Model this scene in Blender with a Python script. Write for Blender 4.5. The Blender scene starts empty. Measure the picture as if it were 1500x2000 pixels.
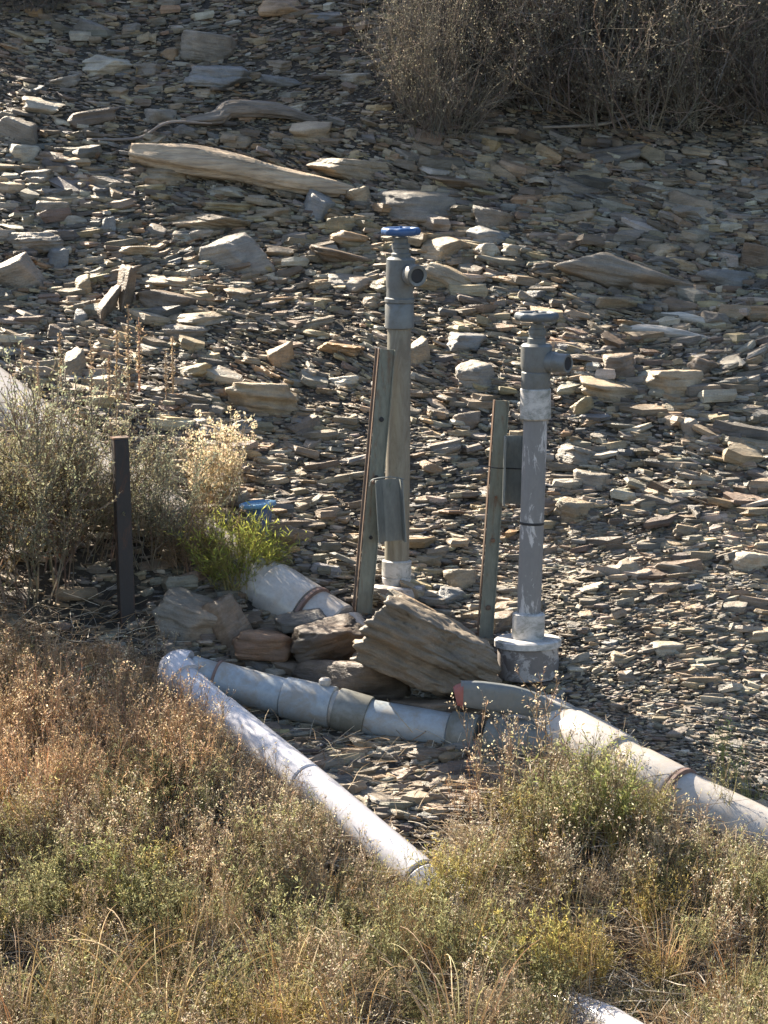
import bpy, bmesh, math, random
import numpy as np
from mathutils import Vector, Matrix, noise as mnoise

SC = bpy.context.scene
COL = SC.collection
rng = np.random.default_rng(11)
random.seed(5)
R = math.radians

# ------------------------------------------------------------------ camera
D = 14.0
PITCH = R(8.0)
cp, sp = math.cos(PITCH), math.sin(PITCH)
CAM = np.array([0.0, -D * cp, D * sp])
FWD = np.array([0.0, cp, -sp]); UP = np.array([0.0, sp, cp]); RIGHT = np.array([1.0, 0, 0])

def ray(px, py):
    u = (px - 750) / 750 * 1.5
    v = (1000 - py) / 1000 * 2.0
    return FWD * D + RIGHT * u + UP * v

def at(px, py, Y):
    d = ray(px, py)
    return CAM + d * ((Y - CAM[1]) / d[1])

def project(P):
    q = np.asarray(P) - CAM
    w = q @ FWD
    u = (q @ RIGHT) / w * D; v = (q @ UP) / w * D
    return 750 + u / 1.5 * 750, 1000 - v / 2.0 * 1000

def mpp(Y):                     # metres per photo pixel at depth Y
    return 0.002 * (Y + D) / D

cam_d = bpy.data.cameras.new('camera'); cam = bpy.data.objects.new('camera', cam_d); COL.objects.link(cam)
cam.location = CAM
cam.rotation_euler = (math.pi / 2 - PITCH, 0, 0)
cam_d.sensor_fit = 'VERTICAL'; cam_d.angle = 2 * math.atan(2.0 / D)
cam_d.clip_end = 1000; SC.camera = cam

# ------------------------------------------------------------------ light
SUN_EL = R(40.0)
hx, hy = -0.68, 0.733
SUN = np.array([hx * math.cos(SUN_EL), hy * math.cos(SUN_EL), math.sin(SUN_EL)])
W = bpy.data.worlds.new('World'); SC.world = W; W.use_nodes = True
nt = W.node_tree; bg = nt.nodes['Background']
sky = nt.nodes.new('ShaderNodeTexSky'); sky.sky_type = 'NISHITA'; sky.sun_disc = False
sky.sun_elevation = SUN_EL; sky.sun_rotation = math.atan2(hx, hy)
nt.links.new(sky.outputs[0], bg.inputs[0]); bg.inputs[1].default_value = 0.062
sl = bpy.data.lights.new('sun', 'SUN'); sl.energy = 5.0; sl.angle = R(0.5); sl.color = (1.0, 0.885, 0.72)
so = bpy.data.objects.new('sun', sl); COL.objects.link(so)
so.rotation_euler = Vector(-SUN).to_track_quat('-Z', 'Y').to_euler()
so.location = (-8, 6, 9)
vs = SC.view_settings
vs.view_transform = 'Standard'; vs.look = 'None'; vs.gamma = 1; vs.exposure = 2.25
SC.cycles.max_bounces = 6; SC.cycles.transparent_max_bounces = 4
SC.cycles.use_denoising = True

# ------------------------------------------------------------------ noise
def _h(i, j, k, s):
    n = (i * 374761393 + j * 668265263 + k * 2147483647 + s * 1274126177) & 0xffffffff
    n = ((n ^ (n >> 13)) * 1274126177) & 0xffffffff
    n = (n ^ (n >> 16)) & 0xffffffff
    return n / 4294967295.0

def vnoise(P, s=0):
    P = np.asarray(P, float)
    I = np.floor(P).astype(np.int64); f = P - I; f = f * f * (3 - 2 * f)
    out = 0
    for a in (0, 1):
        for b in (0, 1):
            for c in (0, 1):
                w = (f[:, 0] if a else 1 - f[:, 0]) * (f[:, 1] if b else 1 - f[:, 1]) * (f[:, 2] if c else 1 - f[:, 2])
                out = out + w * _h(I[:, 0] + a, I[:, 1] + b, I[:, 2] + c, s)
    return out * 2 - 1

def fbm(P, s=0, o=3):
    t = 0; a = 1.0; P = np.asarray(P, float)
    for k in range(o):
        t = t + a * vnoise(P * 2 ** k, s + k * 7); a *= 0.5
    return t

# ------------------------------------------------------------------ terrain
_pairs = [(2600, -5.2), (2300, -3.5), (2050, -2.2), (1750, -1.35), (1550, -0.75), (1430, -0.30), (1335, 0.0), (1200, 0.36), (1000, 0.95),
          (700, 1.9), (400, 2.9), (200, 3.55), (0, 4.2), (-120, 4.6)]
_y = np.array([p[1] for p in _pairs]); _z = np.array([at(750, p[0], p[1])[2] for p in _pairs])
_y = np.concatenate([[-60, -16, -9], _y, [12, 20, 60]])
_z = np.concatenate([[_z[0] - 1.2, _z[0] - 1.0, _z[0] - 0.5], _z, [_z[-1] + 4.6, _z[-1] + 7.0, _z[-1] + 9]])
_fy = np.arange(-60, 60, 0.02); _fz = np.interp(_fy, _y, _z)
_k = np.exp(-0.5 * (np.arange(-30, 31) / 10.0) ** 2); _k /= _k.sum()
_fz = np.convolve(np.pad(_fz, 30, mode='edge'), _k, 'valid')

# unseen ridge added off-frame left, crest shaped to shade the upper right slope
RX = -3.3
SHADE = [(-200, -60), (0, 35), (120, 95), (230, 185), (330, 262), (520, 318), (700, 350), (830, 388), (960, 425), (1100, 452), (1260, 480), (1420, 510), (1600, 560)]
SHADE_RIDGE = None

def hbase(x, y):
    x = np.asarray(x, float); y = np.asarray(y, float)
    z = np.interp(y, _fy, _fz)
    P = np.stack([x * 1.1, y * 1.1, 0 * x], -1).reshape(-1, 3)
    n = fbm(P, 3, 2).reshape(x.shape) * 0.05 + fbm(P * 4.3, 9, 3).reshape(x.shape) * 0.018
    return z + n

def height(x, y):
    x = np.asarray(x, float); y = np.asarray(y, float)
    z = hbase(x, y)
    if SHADE_RIDGE is not None:
        ry, rz = SHADE_RIDGE
        rr = np.interp(y, ry, rz)
        w = np.clip(1 - np.abs(x - (RX - 0.5)) / 0.75, 0, 1); w = w * w * (3 - 2 * w)
        w = np.clip(w * 2.2, 0, 1)
        P = np.stack([x * 6, y * 6, 0 * x], -1).reshape(-1, 3)
        rr = rr + fbm(P, 21, 3).reshape(x.shape) * 0.07
        z = np.where(rr > z, z + (rr - z) * w, z)
    return z

def ground(px, py):
    d = ray(px, py); d = d / d[1]
    Y = np.arange(-4.0, 7.5, 0.01)
    P = CAM[None] + d[None] * (Y - CAM[1])[:, None]
    hh = hbase(P[:, 0], Y)
    below = np.where(P[:, 2] <= hh)[0]
    i = below[0] if len(below) else len(Y) - 1
    return np.array([P[i, 0], Y[i], hh[i]])

ry, rz = [], []
for (a, b) in SHADE:
    S = ground(a, b)
    t = (RX - 0.5 - S[0]) / SUN[0]
    Q = S + SUN * t
    ry.append(Q[1]); rz.append(Q[2])
o = np.argsort(ry); ry = np.array(ry)[o]; rz = np.array(rz)[o]
SHADE_RIDGE = (np.concatenate([[ry[0] - 0.8, ry[0] - 0.25], ry, [ry[-1] + 1.0, ry[-1] + 6]]), np.concatenate([[-60.0, rz[0] - 0.9], rz, [rz[-1] + 1.4, rz[-1] + 2.0]]))

# ------------------------------------------------------------------ mesh helpers
def mesh_np(name, V, polys, col=None, smooth=False):
    me = bpy.data.meshes.new(name)
    V = np.asarray(V, np.float32)
    loops = np.concatenate([p.reshape(-1) for p in polys]).astype(np.int32)
    tot = np.concatenate([np.full(len(p), p.shape[1], np.int32) for p in polys])
    st = np.concatenate([[0], np.cumsum(tot)[:-1]]).astype(np.int32)
    me.vertices.add(len(V)); me.loops.add(len(loops)); me.polygons.add(len(tot))
    me.vertices.foreach_set('co', V.ravel())
    me.loops.foreach_set('vertex_index', loops)
    me.polygons.foreach_set('loop_start', st)
    me.polygons.foreach_set('use_smooth', np.full(len(tot), bool(smooth)))
    if col is not None:
        a = me.color_attributes.new('Col', 'FLOAT_COLOR', 'POINT')
        c = np.ones((len(V), 4), np.float32); c[:, :3] = col
        a.data.foreach_set('color', c.ravel())
    me.update(calc_edges=True); me.validate()
    return me

def link(name, me, mat=None, parent=None):
    ob = bpy.data.objects.new(name, me); COL.objects.link(ob)
    if mat is not None and len(me.materials) == 0: me.materials.append(mat)
    if parent is not None: ob.parent = parent
    return ob

def tag(o, label=None, cat=None, group=None, kind=None):
    if label: o['label'] = label
    if cat: o['category'] = cat
    if group: o['group'] = group
    if kind: o['kind'] = kind
    return o

def thing(name, label, cat, loc, group=None):
    e = bpy.data.objects.new(name, None); COL.objects.link(e); e.location = [float(c) for c in loc]
    e.empty_display_size = 0.05
    return tag(e, label, cat, group)

def merge(parts):               # [(V, polys, col)] -> one
    Vs, Ps, Cs, n = [], [], [], 0
    for V, polys, c in parts:
        V = np.asarray(V); Vs.append(V)
        Ps += [p + n for p in polys]
        if c is not None: Cs.append(np.broadcast_to(np.asarray(c, float), (len(V), 3)))
        n += len(V)
    by = {}
    for p in Ps: by.setdefault(p.shape[1], []).append(p)
    return np.concatenate(Vs), [np.concatenate(v) for v in by.values()], (np.concatenate(Cs) if Cs else None)

def lathe(prof, A, B, n=32):    # prof = [(r, t)] with t metres along A->B ; closed by end fans
    A = np.asarray(A, float); B = np.asarray(B, float)
    ax = B - A; ax /= np.linalg.norm(ax)
    h = np.array([0, 0, 1.0]) if abs(ax[2]) < 0.9 else np.array([0, 1.0, 0])
    u = np.cross(h, ax); u /= np.linalg.norm(u); v = np.cross(ax, u)
    th = np.arange(n) / n * 2 * math.pi
    V = np.concatenate([A + ax * t + r * (np.cos(th)[:, None] * u + np.sin(th)[:, None] * v) for r, t in prof])
    q = []
    k = np.arange(n); k2 = (k + 1) % n
    for i in range(len(prof) - 1):
        q.append(np.stack([i * n + k, i * n + k2, (i + 1) * n + k2, (i + 1) * n + k], -1))
    m = len(prof) - 1
    return V, [np.concatenate(q), k[::-1].reshape(1, -1).copy(), (m * n + k).reshape(1, -1)], None

def sweep(pts, r, n=28):        # a tube along a polyline, r scalar or list
    P = np.asarray(pts, float); m = len(P)
    rr = np.broadcast_to(np.asarray(r, float), (m,))
    T = np.gradient(P, axis=0); T /= np.linalg.norm(T, axis=1)[:, None]
    u = np.cross([0, 0, 1.0], T[0]); u /= np.linalg.norm(u)
    th = np.arange(n) / n * 2 * math.pi
    V = []
    for i in range(m):
        u = u - T[i] * (u @ T[i]); u /= np.linalg.norm(u)
        v = np.cross(T[i], u)
        V.append(P[i] + rr[i] * (np.cos(th)[:, None] * u + np.sin(th)[:, None] * v))
    k = np.arange(n); k2 = (k + 1) % n
    q = np.concatenate([np.stack([i * n + k, i * n + k2, (i + 1) * n + k2, (i + 1) * n + k], -1) for i in range(m - 1)])
    return np.concatenate(V), [q, k[::-1].reshape(1, -1).copy(), ((m - 1) * n + k).reshape(1, -1)], None

def spline(pts, n=12):          # Catmull-Rom through the points
    P = np.asarray(pts, float); P = np.vstack([2 * P[0] - P[1], P, 2 * P[-1] - P[-2]])
    out = []
    for i in range(1, len(P) - 2):
        for t in np.linspace(0, 1, n, endpoint=False):
            a, b, c, d = P[i - 1], P[i], P[i + 1], P[i + 2]
            out.append(0.5 * (2 * b + (c - a) * t + (2 * a - 5 * b + 4 * c - d) * t * t + (3 * b - a - 3 * c + d) * t ** 3))
    out.append(P[-2])
    return np.array(out)

def extrude(prof, A, B, xdir):  # closed 2-D outline [(x, y)] carried from A to B; x along xdir
    A = np.asarray(A, float); B = np.asarray(B, float)
    ax = B - A; ax /= np.linalg.norm(ax)
    u = np.asarray(xdir, float); u = u - ax * (u @ ax); u /= np.linalg.norm(u); v = np.cross(ax, u)
    n = len(prof)
    o = np.array([u * x + v * y for x, y in prof])
    V = np.concatenate([A + o, B + o])
    k = np.arange(n); k2 = (k + 1) % n
    return V, [np.stack([k, k2, k2 + n, k + n], -1), k[::-1].reshape(1, -1).copy(), (k + n).reshape(1, -1)], None

def part(name, geo, mat, parent, root, smooth=True, bevel=0.0, sharp=32):
    V, polys, c = geo
    loc = np.array(root.location)
    me = mesh_np(name, V - loc, polys, c, smooth)
    bm = bmesh.new(); bm.from_mesh(me)
    bmesh.ops.recalc_face_normals(bm, faces=bm.faces)
    if bevel: bmesh.ops.bevel(bm, geom=[e for e in bm.edges if len(e.link_faces) == 2 and e.calc_face_angle() > R(35)], offset=bevel, segments=2, affect='EDGES', profile=0.6)
    for e in bm.edges:
        if len(e.link_faces) == 2 and e.calc_face_angle() > R(sharp): e.smooth = False
    bm.to_mesh(me); bm.free()
    return link(name, me, mat, parent)

# ------------------------------------------------------------------ materials
class NT:
    def __init__(s, name):
        s.m = bpy.data.materials.new(name); s.m.use_nodes = True
        s.t = s.m.node_tree; s.b = s.t.nodes['Principled BSDF']; s.out = s.t.nodes['Material Output']
    def n(s, typ, **kw):
        x = s.t.nodes.new(typ)
        for k, v in kw.items(): setattr(x, k, v)
        return x
    def l(s, a, b): s.t.links.new(a, b)
    def coord(s, kind='Object', scale=(1, 1, 1)):
        tc = s.n('ShaderNodeTexCoord'); mp = s.n('ShaderNodeMapping'); mp.inputs['Scale'].default_value = scale
        s.l(tc.outputs[kind], mp.inputs[0]); return mp.outputs[0]
    def pos(s, scale=(1, 1, 1)):
        g = s.n('ShaderNodeNewGeometry'); mp = s.n('ShaderNodeMapping'); mp.inputs['Scale'].default_value = scale
        s.l(g.outputs['Position'], mp.inputs[0]); return mp.outputs[0]
    def noise(s, vec, scale, detail=5, rough=0.6, dist=0.0):
        x = s.n('ShaderNodeTexNoise'); x.inputs['Scale'].default_value = scale; x.inputs['Detail'].default_value = detail
        x.inputs['Roughness'].default_value = rough; x.inputs['Distortion'].default_value = dist
        s.l(vec, x.inputs['Vector']); return x.outputs['Fac']
    def ramp(s, fac, stops):
        x = s.n('ShaderNodeValToRGB'); e = x.color_ramp.elements
        while len(e) < len(stops): e.new(0.5)
        for i, (p, c) in enumerate(stops):
            e[i].position = p; e[i].color = (*c, 1) if len(c) == 3 else c
        s.l(fac, x.inputs[0]); return x.outputs[0]
    def mix(s, fac, a, b, mode='MIX'):
        x = s.n('ShaderNodeMix', data_type='RGBA', blend_type=mode)
        for sock, v in ((x.inputs[0], fac), (x.inputs[6], a), (x.inputs[7], b)):
            if isinstance(v, (int, float)): sock.default_value = v
            elif isinstance(v, tuple): sock.default_value = (*v, 1)
            else: s.l(v, sock)
        return x.outputs[2]
    def bump(s, fac, strength=0.5, dist=0.01, prev=None):
        x = s.n('ShaderNodeBump'); x.inputs['Strength'].default_value = strength; x.inputs['Distance'].default_value = dist
        s.l(fac, x.inputs['Height'])
        if prev is not None: s.l(prev, x.inputs['Normal'])
        return x.outputs[0]

g3 = lambda v: (v, v, v)

def rock_mat(name, src):
    m = NT(name)
    if src != 'attr':
        base = m.n('ShaderNodeObjectInfo').outputs['Color']
    else:
        a = m.n('ShaderNodeAttribute'); a.attribute_name = 'Col'; base = a.outputs['Color']
    p = m.pos(); ps = m.pos((6, 6, 40)) if src == 'attr' else (m.coord('Object', (6, 6, 42)) if src == 'object' else m.coord('Object', (1.1, 1.1, 4.5)))
    big = m.ramp(m.noise(p, 7, 4), [(0.3, g3(0.62)), (0.7, g3(1.25))])
    strat = m.ramp(m.noise(ps, 1.0, 6, 0.65, 0.6), [(0.3, g3(0.6)), (0.5, g3(1.0)), (0.72, g3(1.3))])
    fine = m.ramp(m.noise(p, 160, 5, 0.7), [(0.3, g3(0.7)), (0.7, g3(1.25))])
    c = m.mix(1.0, base, big, 'MULTIPLY'); c = m.mix(0.8, c, strat, 'MULTIPLY'); c = m.mix(0.75, c, fine, 'MULTIPLY')
    stain = m.ramp(m.noise(p, 3.1, 5, 0.7, 0.5), [(0.52, g3(0)), (0.68, g3(1))])
    sm = m.n('ShaderNodeMath', operation='MULTIPLY'); m.l(stain, sm.inputs[0]); sm.inputs[1].default_value = 0.35
    c = m.mix(sm.outputs[0], c, m.mix(1.0, c, (1.35, 0.9, 0.55), 'MULTIPLY'))
    m.l(c, m.b.inputs['Base Color'])
    m.b.inputs['Roughness'].default_value = 0.5; m.b.inputs['Specular IOR Level'].default_value = 0.5
    b1 = m.bump(m.noise(ps, 1.6, 6, 0.7, 0.4), 0.9, 0.012)
    m.l(m.bump(m.noise(p, 90, 6, 0.75), 0.7, 0.006, b1), m.b.inputs['Normal'])
    return m.m

M_ROCK = rock_mat('sandstone', 'object')
M_STONE = rock_mat('shale_stone', 'small')
M_SCREE = rock_mat('shale_chips', 'attr')

def soil_mat():
    m = NT('soil'); p = m.pos()
    c = m.ramp(m.noise(p, 5, 8, 0.7), [(0.25, (0.035, 0.029, 0.022)), (0.5, (0.075, 0.060, 0.043)), (0.75, (0.14, 0.112, 0.078))])
    f = m.ramp(m.noise(p, 120, 6, 0.8), [(0.3, g3(0.55)), (0.75, g3(1.4))])
    m.l(m.mix(0.9, c, f, 'MULTIPLY'), m.b.inputs['Base Color']); m.b.inputs['Roughness'].default_value = 0.9
    b = m.bump(m.noise(p, 25, 8, 0.75), 1.0, 0.05)
    m.l(m.bump(m.noise(p, 140, 4, 0.7), 0.8, 0.01, b), m.b.inputs['Normal'])
    return m.m
M_SOIL = soil_mat()

def pipe_mat(name, base, dirt, amount, rough=0.28, streak=(3, 3, 3), bmp=0.12, edge=0.16):
    m = NT(name); p = m.coord('Object', streak)
    lo = 0.62 - amount * 0.35
    d = m.ramp(m.noise(p, 3.0, 8, 0.72, 0.5), [(lo, g3(0)), (lo + edge, g3(1))])
    dm = m.n('ShaderNodeMath', operation='MULTIPLY'); m.l(d, dm.inputs[0]); dm.inputs[1].default_value = 0.75
    v = m.ramp(m.noise(p, 14, 6, 0.7), [(0.3, g3(0.82)), (0.7, g3(1.08))])
    c = m.mix(1.0, base, v, 'MULTIPLY')
    c = m.mix(dm.outputs[0], c, dirt)
    sp_ = m.ramp(m.noise(m.coord('Object'), 75, 5, 0.8), [(0.60, g3(1)), (0.72, g3(0.45))])
    c = m.mix(0.7, c, sp_, 'MULTIPLY')
    m.l(c, m.b.inputs['Base Color'])
    rr = m.n('ShaderNodeMath', operation='MULTIPLY_ADD'); m.l(d, rr.inputs[0]); rr.inputs[1].default_value = 0.3; rr.inputs[2].default_value = rough
    m.l(rr.outputs[0], m.b.inputs['Roughness'])
    m.l(m.bump(m.noise(m.coord('Object'), 45, 5, 0.7), bmp, 0.004), m.b.inputs['Normal'])
    return m.m
M_WHITE = pipe_mat('white_plastic', (0.38, 0.35, 0.315), (0.33, 0.27, 0.21), 0.38, 0.22)
M_GLOSS = pipe_mat('glossy_white_plastic', (0.44, 0.43, 0.45), (0.30, 0.25, 0.20), 0.15, 0.2, (3, 3, 3), .03)
M_SHADEPIPE = pipe_mat('shade_tinted_white_plastic', (0.27, 0.30, 0.32), (0.22, 0.19, 0.15), 0.45, 0.3)  # white plastic with the run's bluish shade put into its base colour
M_GREENISH = pipe_mat('algae_stained_plastic', (0.175, 0.175, 0.158), (0.10, 0.095, 0.07), 0.6, 0.4)
M_RISER_TAN = pipe_mat('weathered_tan_plastic', (0.20, 0.185, 0.145), (0.12, 0.10, 0.075), 0.55, 0.45, (6, 6, 1.2))
M_RISER_GREY = pipe_mat('peeling_grey_paint', (0.46, 0.44, 0.43), (0.085, 0.083, 0.08), 0.6, 0.42, (5, 5, 1.6), 0.12, 0.05)
M_COLLAR = pipe_mat('dirty_white_collar', (0.45, 0.43, 0.41), (0.10, 0.11, 0.09), 0.5, 0.4, (4, 4, 6))
M_BASE = pipe_mat('dirty_white_flange', (0.34, 0.315, 0.30), (0.085, 0.068, 0.06), 0.5, 0.5, (4, 4, 5), 0.2, 0.06)
M_VALVE = pipe_mat('grey_valve_plastic', (0.125, 0.133, 0.133), (0.10, 0.092, 0.075), 0.5, 0.4)
M_LEVER = pipe_mat('grey_lever', (0.13, 0.14, 0.14), (0.17, 0.16, 0.13), 0.4, 0.4)
M_RED = pipe_mat('faded_red_grip', (0.27, 0.085, 0.07), (0.18, 0.10, 0.08), 0.4, 0.5)
M_BLUE = pipe_mat('blue_enamel', (0.025, 0.075, 0.19), (0.05, 0.10, 0.22), 0.4, 0.35)
M_LIGHTBLUE = pipe_mat('light_blue_enamel', (0.10, 0.22, 0.36), (0.05, 0.10, 0.22), 0.3, 0.3)
M_BLUEGREY = pipe_mat('faded_blue_grey', (0.075, 0.09, 0.10), (0.10, 0.10, 0.10), 0.5, 0.4)

def steel_mat(name, base, rust, amount):
    m = NT(name); p = m.coord('Object', (5, 5, 1.5))
    lo = 0.66 - amount * 0.3
    r = m.ramp(m.noise(p, 3.5, 8, 0.75, 0.8), [(lo, g3(0)), (lo + 0.12, g3(1))])
    v = m.ramp(m.noise(p, 11, 6, 0.7), [(0.3, g3(0.7)), (0.7, g3(1.15))])
    m.l(m.mix(r, m.mix(1.0, base, v, 'MULTIPLY'), rust), m.b.inputs['Base Color'])
    m.b.inputs['Metallic'].default_value = 0.15; m.b.inputs['Roughness'].default_value = 0.6
    m.l(m.bump(m.noise(m.coord('Object'), 60, 5, 0.7), 0.25, 0.003), m.b.inputs['Normal'])
    return m.m
M_GALV = steel_mat('galvanised_steel', (0.155, 0.16, 0.128), (0.12, 0.075, 0.045), 0.45)
M_PLATE = steel_mat('dull_zinc_sheet', (0.17, 0.18, 0.168), (0.10, 0.12, 0.095), 0.3)
M_RUSTSTEEL = steel_mat('rusty_steel_edge', (0.10, 0.07, 0.05), (0.15, 0.07, 0.035), 0.6)
M_DARK = steel_mat('blackened_rusty_steel', (0.02, 0.017, 0.017), (0.06, 0.024, 0.012), 0.45)
def plain(name, c, rough=0.7):
    m = NT(name); v = m.ramp(m.noise(m.coord('Object'), 30, 5), [(0.3, g3(0.7)), (0.7, g3(1.2))])
    m.l(m.mix(1.0, c, v, 'MULTIPLY'), m.b.inputs['Base Color']); m.b.inputs['Roughness'].default_value = rough
    return m.m
M_BLACK = plain('hollow_shade_and_joint_black', (0.012, 0.012, 0.014))  # black for a joint ring and for painted shade inside holes
M_JOINTSHADE = plain('brown_joint_and_shade_ring', (0.16, 0.10, 0.08))  # brown for joint rings, standing for shadow at the main's coupling edges

def plant_mat(name, trans=0.35, rough=0.7):
    m = NT(name)
    a = m.n('ShaderNodeAttribute'); a.attribute_name = 'Col'
    oi = m.n('ShaderNodeObjectInfo')
    c = m.mix(1.0, a.outputs['Color'], oi.outputs['Color'], 'MULTIPLY')
    v = m.ramp(m.noise(m.pos(), 9, 4), [(0.3, g3(0.75)), (0.7, g3(1.2))])
    c = m.mix(1.0, c, v, 'MULTIPLY')
    m.l(c, m.b.inputs['Base Color']); m.b.inputs['Roughness'].default_value = rough; m.b.inputs['Specular IOR Level'].default_value = 0.25
    t = m.n('ShaderNodeBsdfTranslucent'); m.l(c, t.inputs['Color'])
    x = m.n('ShaderNodeMixShader'); x.inputs[0].default_value = trans
    m.l(m.b.outputs[0], x.inputs[1]); m.l(t.outputs[0], x.inputs[2]); m.l(x.outputs[0], m.out.inputs['Surface'])
    return m.m
M_PLANT = plant_mat('dry_stems_and_leaves', 0.44)

def wood_mat():
    m = NT('weathered_wood')
    base = m.n('ShaderNodeObjectInfo').outputs['Color']
    p = m.coord('Object', (1.2, 26, 26))
    g = m.ramp(m.noise(p, 2.2, 8, 0.72, 0.5), [(0.28, g3(0.42)), (0.5, g3(0.95)), (0.72, g3(1.3))])
    v = m.ramp(m.noise(m.coord('Object'), 6, 5), [(0.3, g3(0.75)), (0.7, g3(1.2))])
    m.l(m.mix(1.0, m.mix(1.0, base, g, 'MULTIPLY'), v, 'MULTIPLY'), m.b.inputs['Base Color']); m.b.inputs['Roughness'].default_value = 0.75
    m.l(m.bump(m.noise(p, 2.2, 8, 0.72, 0.5), 0.9, 0.02), m.b.inputs['Normal'])
    return m.m
M_WOOD = wood_mat()

# ------------------------------------------------------------------ ground sheet
def axis(lo, hi, step, far, ratio=1.28):
    a = list(np.arange(lo, hi + 1e-6, step)); s = step
    while a[-1] < far: s *= ratio; a.append(a[-1] + s)
    s = step
    while a[0] > -far: s *= ratio; a.insert(0, a[0] - s)
    return np.array(a)
gx = axis(-4.4, 3.0, 0.035, 55); gy = axis(-2.8, 7.2, 0.035, 55)
X, Y = np.meshgrid(gx, gy)
Z = height(X, Y)
nx, ny = len(gx), len(gy)
idx = np.arange(nx * ny).reshape(ny, nx)
quads = np.stack([idx[:-1, :-1], idx[:-1, 1:], idx[1:, 1:], idx[1:, :-1]], -1).reshape(-1, 4)
gr = link('ground', mesh_np('ground', np.stack([X, Y, Z], -1).reshape(-1, 3), [quads], None, True), M_SOIL)
tag(gr, 'brown stony hillside soil under the loose shale', 'ground', kind='structure')

# ------------------------------------------------------------------ rocks
def ico(sub):
    bm = bmesh.new(); bmesh.ops.create_icosphere(bm, subdivisions=sub, radius=1)
    V = np.array([v.co[:] for v in bm.verts]); F = np.array([[v.index for v in f.verts] for f in bm.faces]); bm.free()
    return V / np.linalg.norm(V, axis=1)[:, None], F
ICO = {k: ico(k) for k in (2, 3, 4, 5, 6)}

def rock_shape(seed, sub=4, planes=12, layers=5, ledge=0.12, rough=0.05, taper=(0, 0), sharp=34, norms=None):
    g = np.random.default_rng(seed)
    dirs, F = ICO[sub]
    n = [np.array([0, 0, 1.0]) + g.normal(0, 0.16, 3), np.array([0, 0, -1.0])]
    d = [0.72, 0.72]
    a0 = g.uniform(0, 6.28)
    for i in range(planes):
        a = a0 + i / planes * 6.28 * 2 + g.normal(0, 0.25)
        n.append(np.array([math.cos(a), math.sin(a), g.normal(0, 0.42)])); d.append(g.uniform(0.72, 1.0))
    if norms: n = [np.array(q[:3], float) for q in norms]; d = [q[3] for q in norms]
    n = np.array(n); n /= np.linalg.norm(n, axis=1)[:, None]; d = np.array(d)
    s = np.clip(dirs @ n.T / d, 0, None)
    r = (s ** sharp).sum(1) ** (-1 / sharp)
    V = dirs * r[:, None]
    if layers:
        lv = V[:, 2] * layers * 0.7 + fbm(V * 1.3, seed, 2) * 0.35
        k = np.floor(lv); f = lv - k
        hk = _h(k.astype(np.int64), k.astype(np.int64) * 0 + seed, k.astype(np.int64) * 0, 5) * 2 - 1
        nk = vnoise(np.stack([np.arctan2(V[:, 1], V[:, 0]) * 1.3, k * 3.7, k * 0], -1), seed + 3)
        edge = np.minimum(f, 1 - f)
        V[:, :2] *= (1 + ledge * (0.5 * hk + 0.7 * nk) - 0.8 * ledge * (0.25 + 0.75 * (hk > .1)) * np.exp(-(edge / 0.07) ** 2))[:, None]
    V += dirs * (fbm(V * 2.2, seed + 11, 3) * rough)[:, None] + dirs * (fbm(V * 9, seed + 17, 2) * rough * 0.45)[:, None]
    if taper[0]: V[:, 2] *= 1 + taper[0] * V[:, 0]
    lo, hi = V.min(0), V.max(0)
    return (V - (lo + hi) / 2) / (hi - lo), F

TAN = (0.285, 0.222, 0.145); GREY = (0.215, 0.185, 0.145); BLUEG = (0.185, 0.18, 0.168); ORG = (0.30, 0.195, 0.105)
BRN = (0.17, 0.125, 0.085); PALE = (0.36, 0.315, 0.24); DKG = (0.125, 0.112, 0.095); YEL = (0.33, 0.255, 0.14)
CNAME = {TAN: 'tan', GREY: 'grey', BLUEG: 'bluish grey', ORG: 'orange brown', BRN: 'brown', PALE: 'pale', DKG: 'dark grey', YEL: 'yellowish'}

ROCKS = []      # (px, py, w, h, name) of everything placed by hand, for labels of the smaller stones
def rock(px, py, w, h, colr, label, seed, tilt=0, depth=0.75, layers=4, ledge=0.12, sub=4, planes=11, name='rock', roll=0, yaw=None, up=0.30, rough=0.05, taper=(0, 0), fwd=0.0, phrase=None, group='big rocks of the stony slope', sharp=34, norms=None):
    V, F = rock_shape(seed, sub, planes, layers, ledge, rough, taper, sharp, norms)
    g = ground(px, py + h * up)
    s = mpp(g[1])
    w_, h_ = w * s, h * s; d_ = max(depth * w_, h_ * 0.7)
    yc = g[1] + 0.22 * d_ - fwd
    c = at(px, py, yc)
    # a slab seen a little from above: its own height is less than the height it covers
    hh = h_ * 1.06
    me = mesh_np(name, V * np.array([w_, d_, hh]), [F], None, True)
    ob = link(name, me, M_ROCK)
    ob.location = c
    ob.rotation_euler = (R(roll), R(tilt), R(random.uniform(-12, 12) if yaw is None else yaw))
    k = 0.9 + 0.2 * random.random()
    ob.color = (colr[0] * k, colr[1] * k, colr[2] * k, 1)
    tag(ob, label, 'rock', group)
    ROCKS.append((px, py, w, h, phrase))
    return ob

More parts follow.
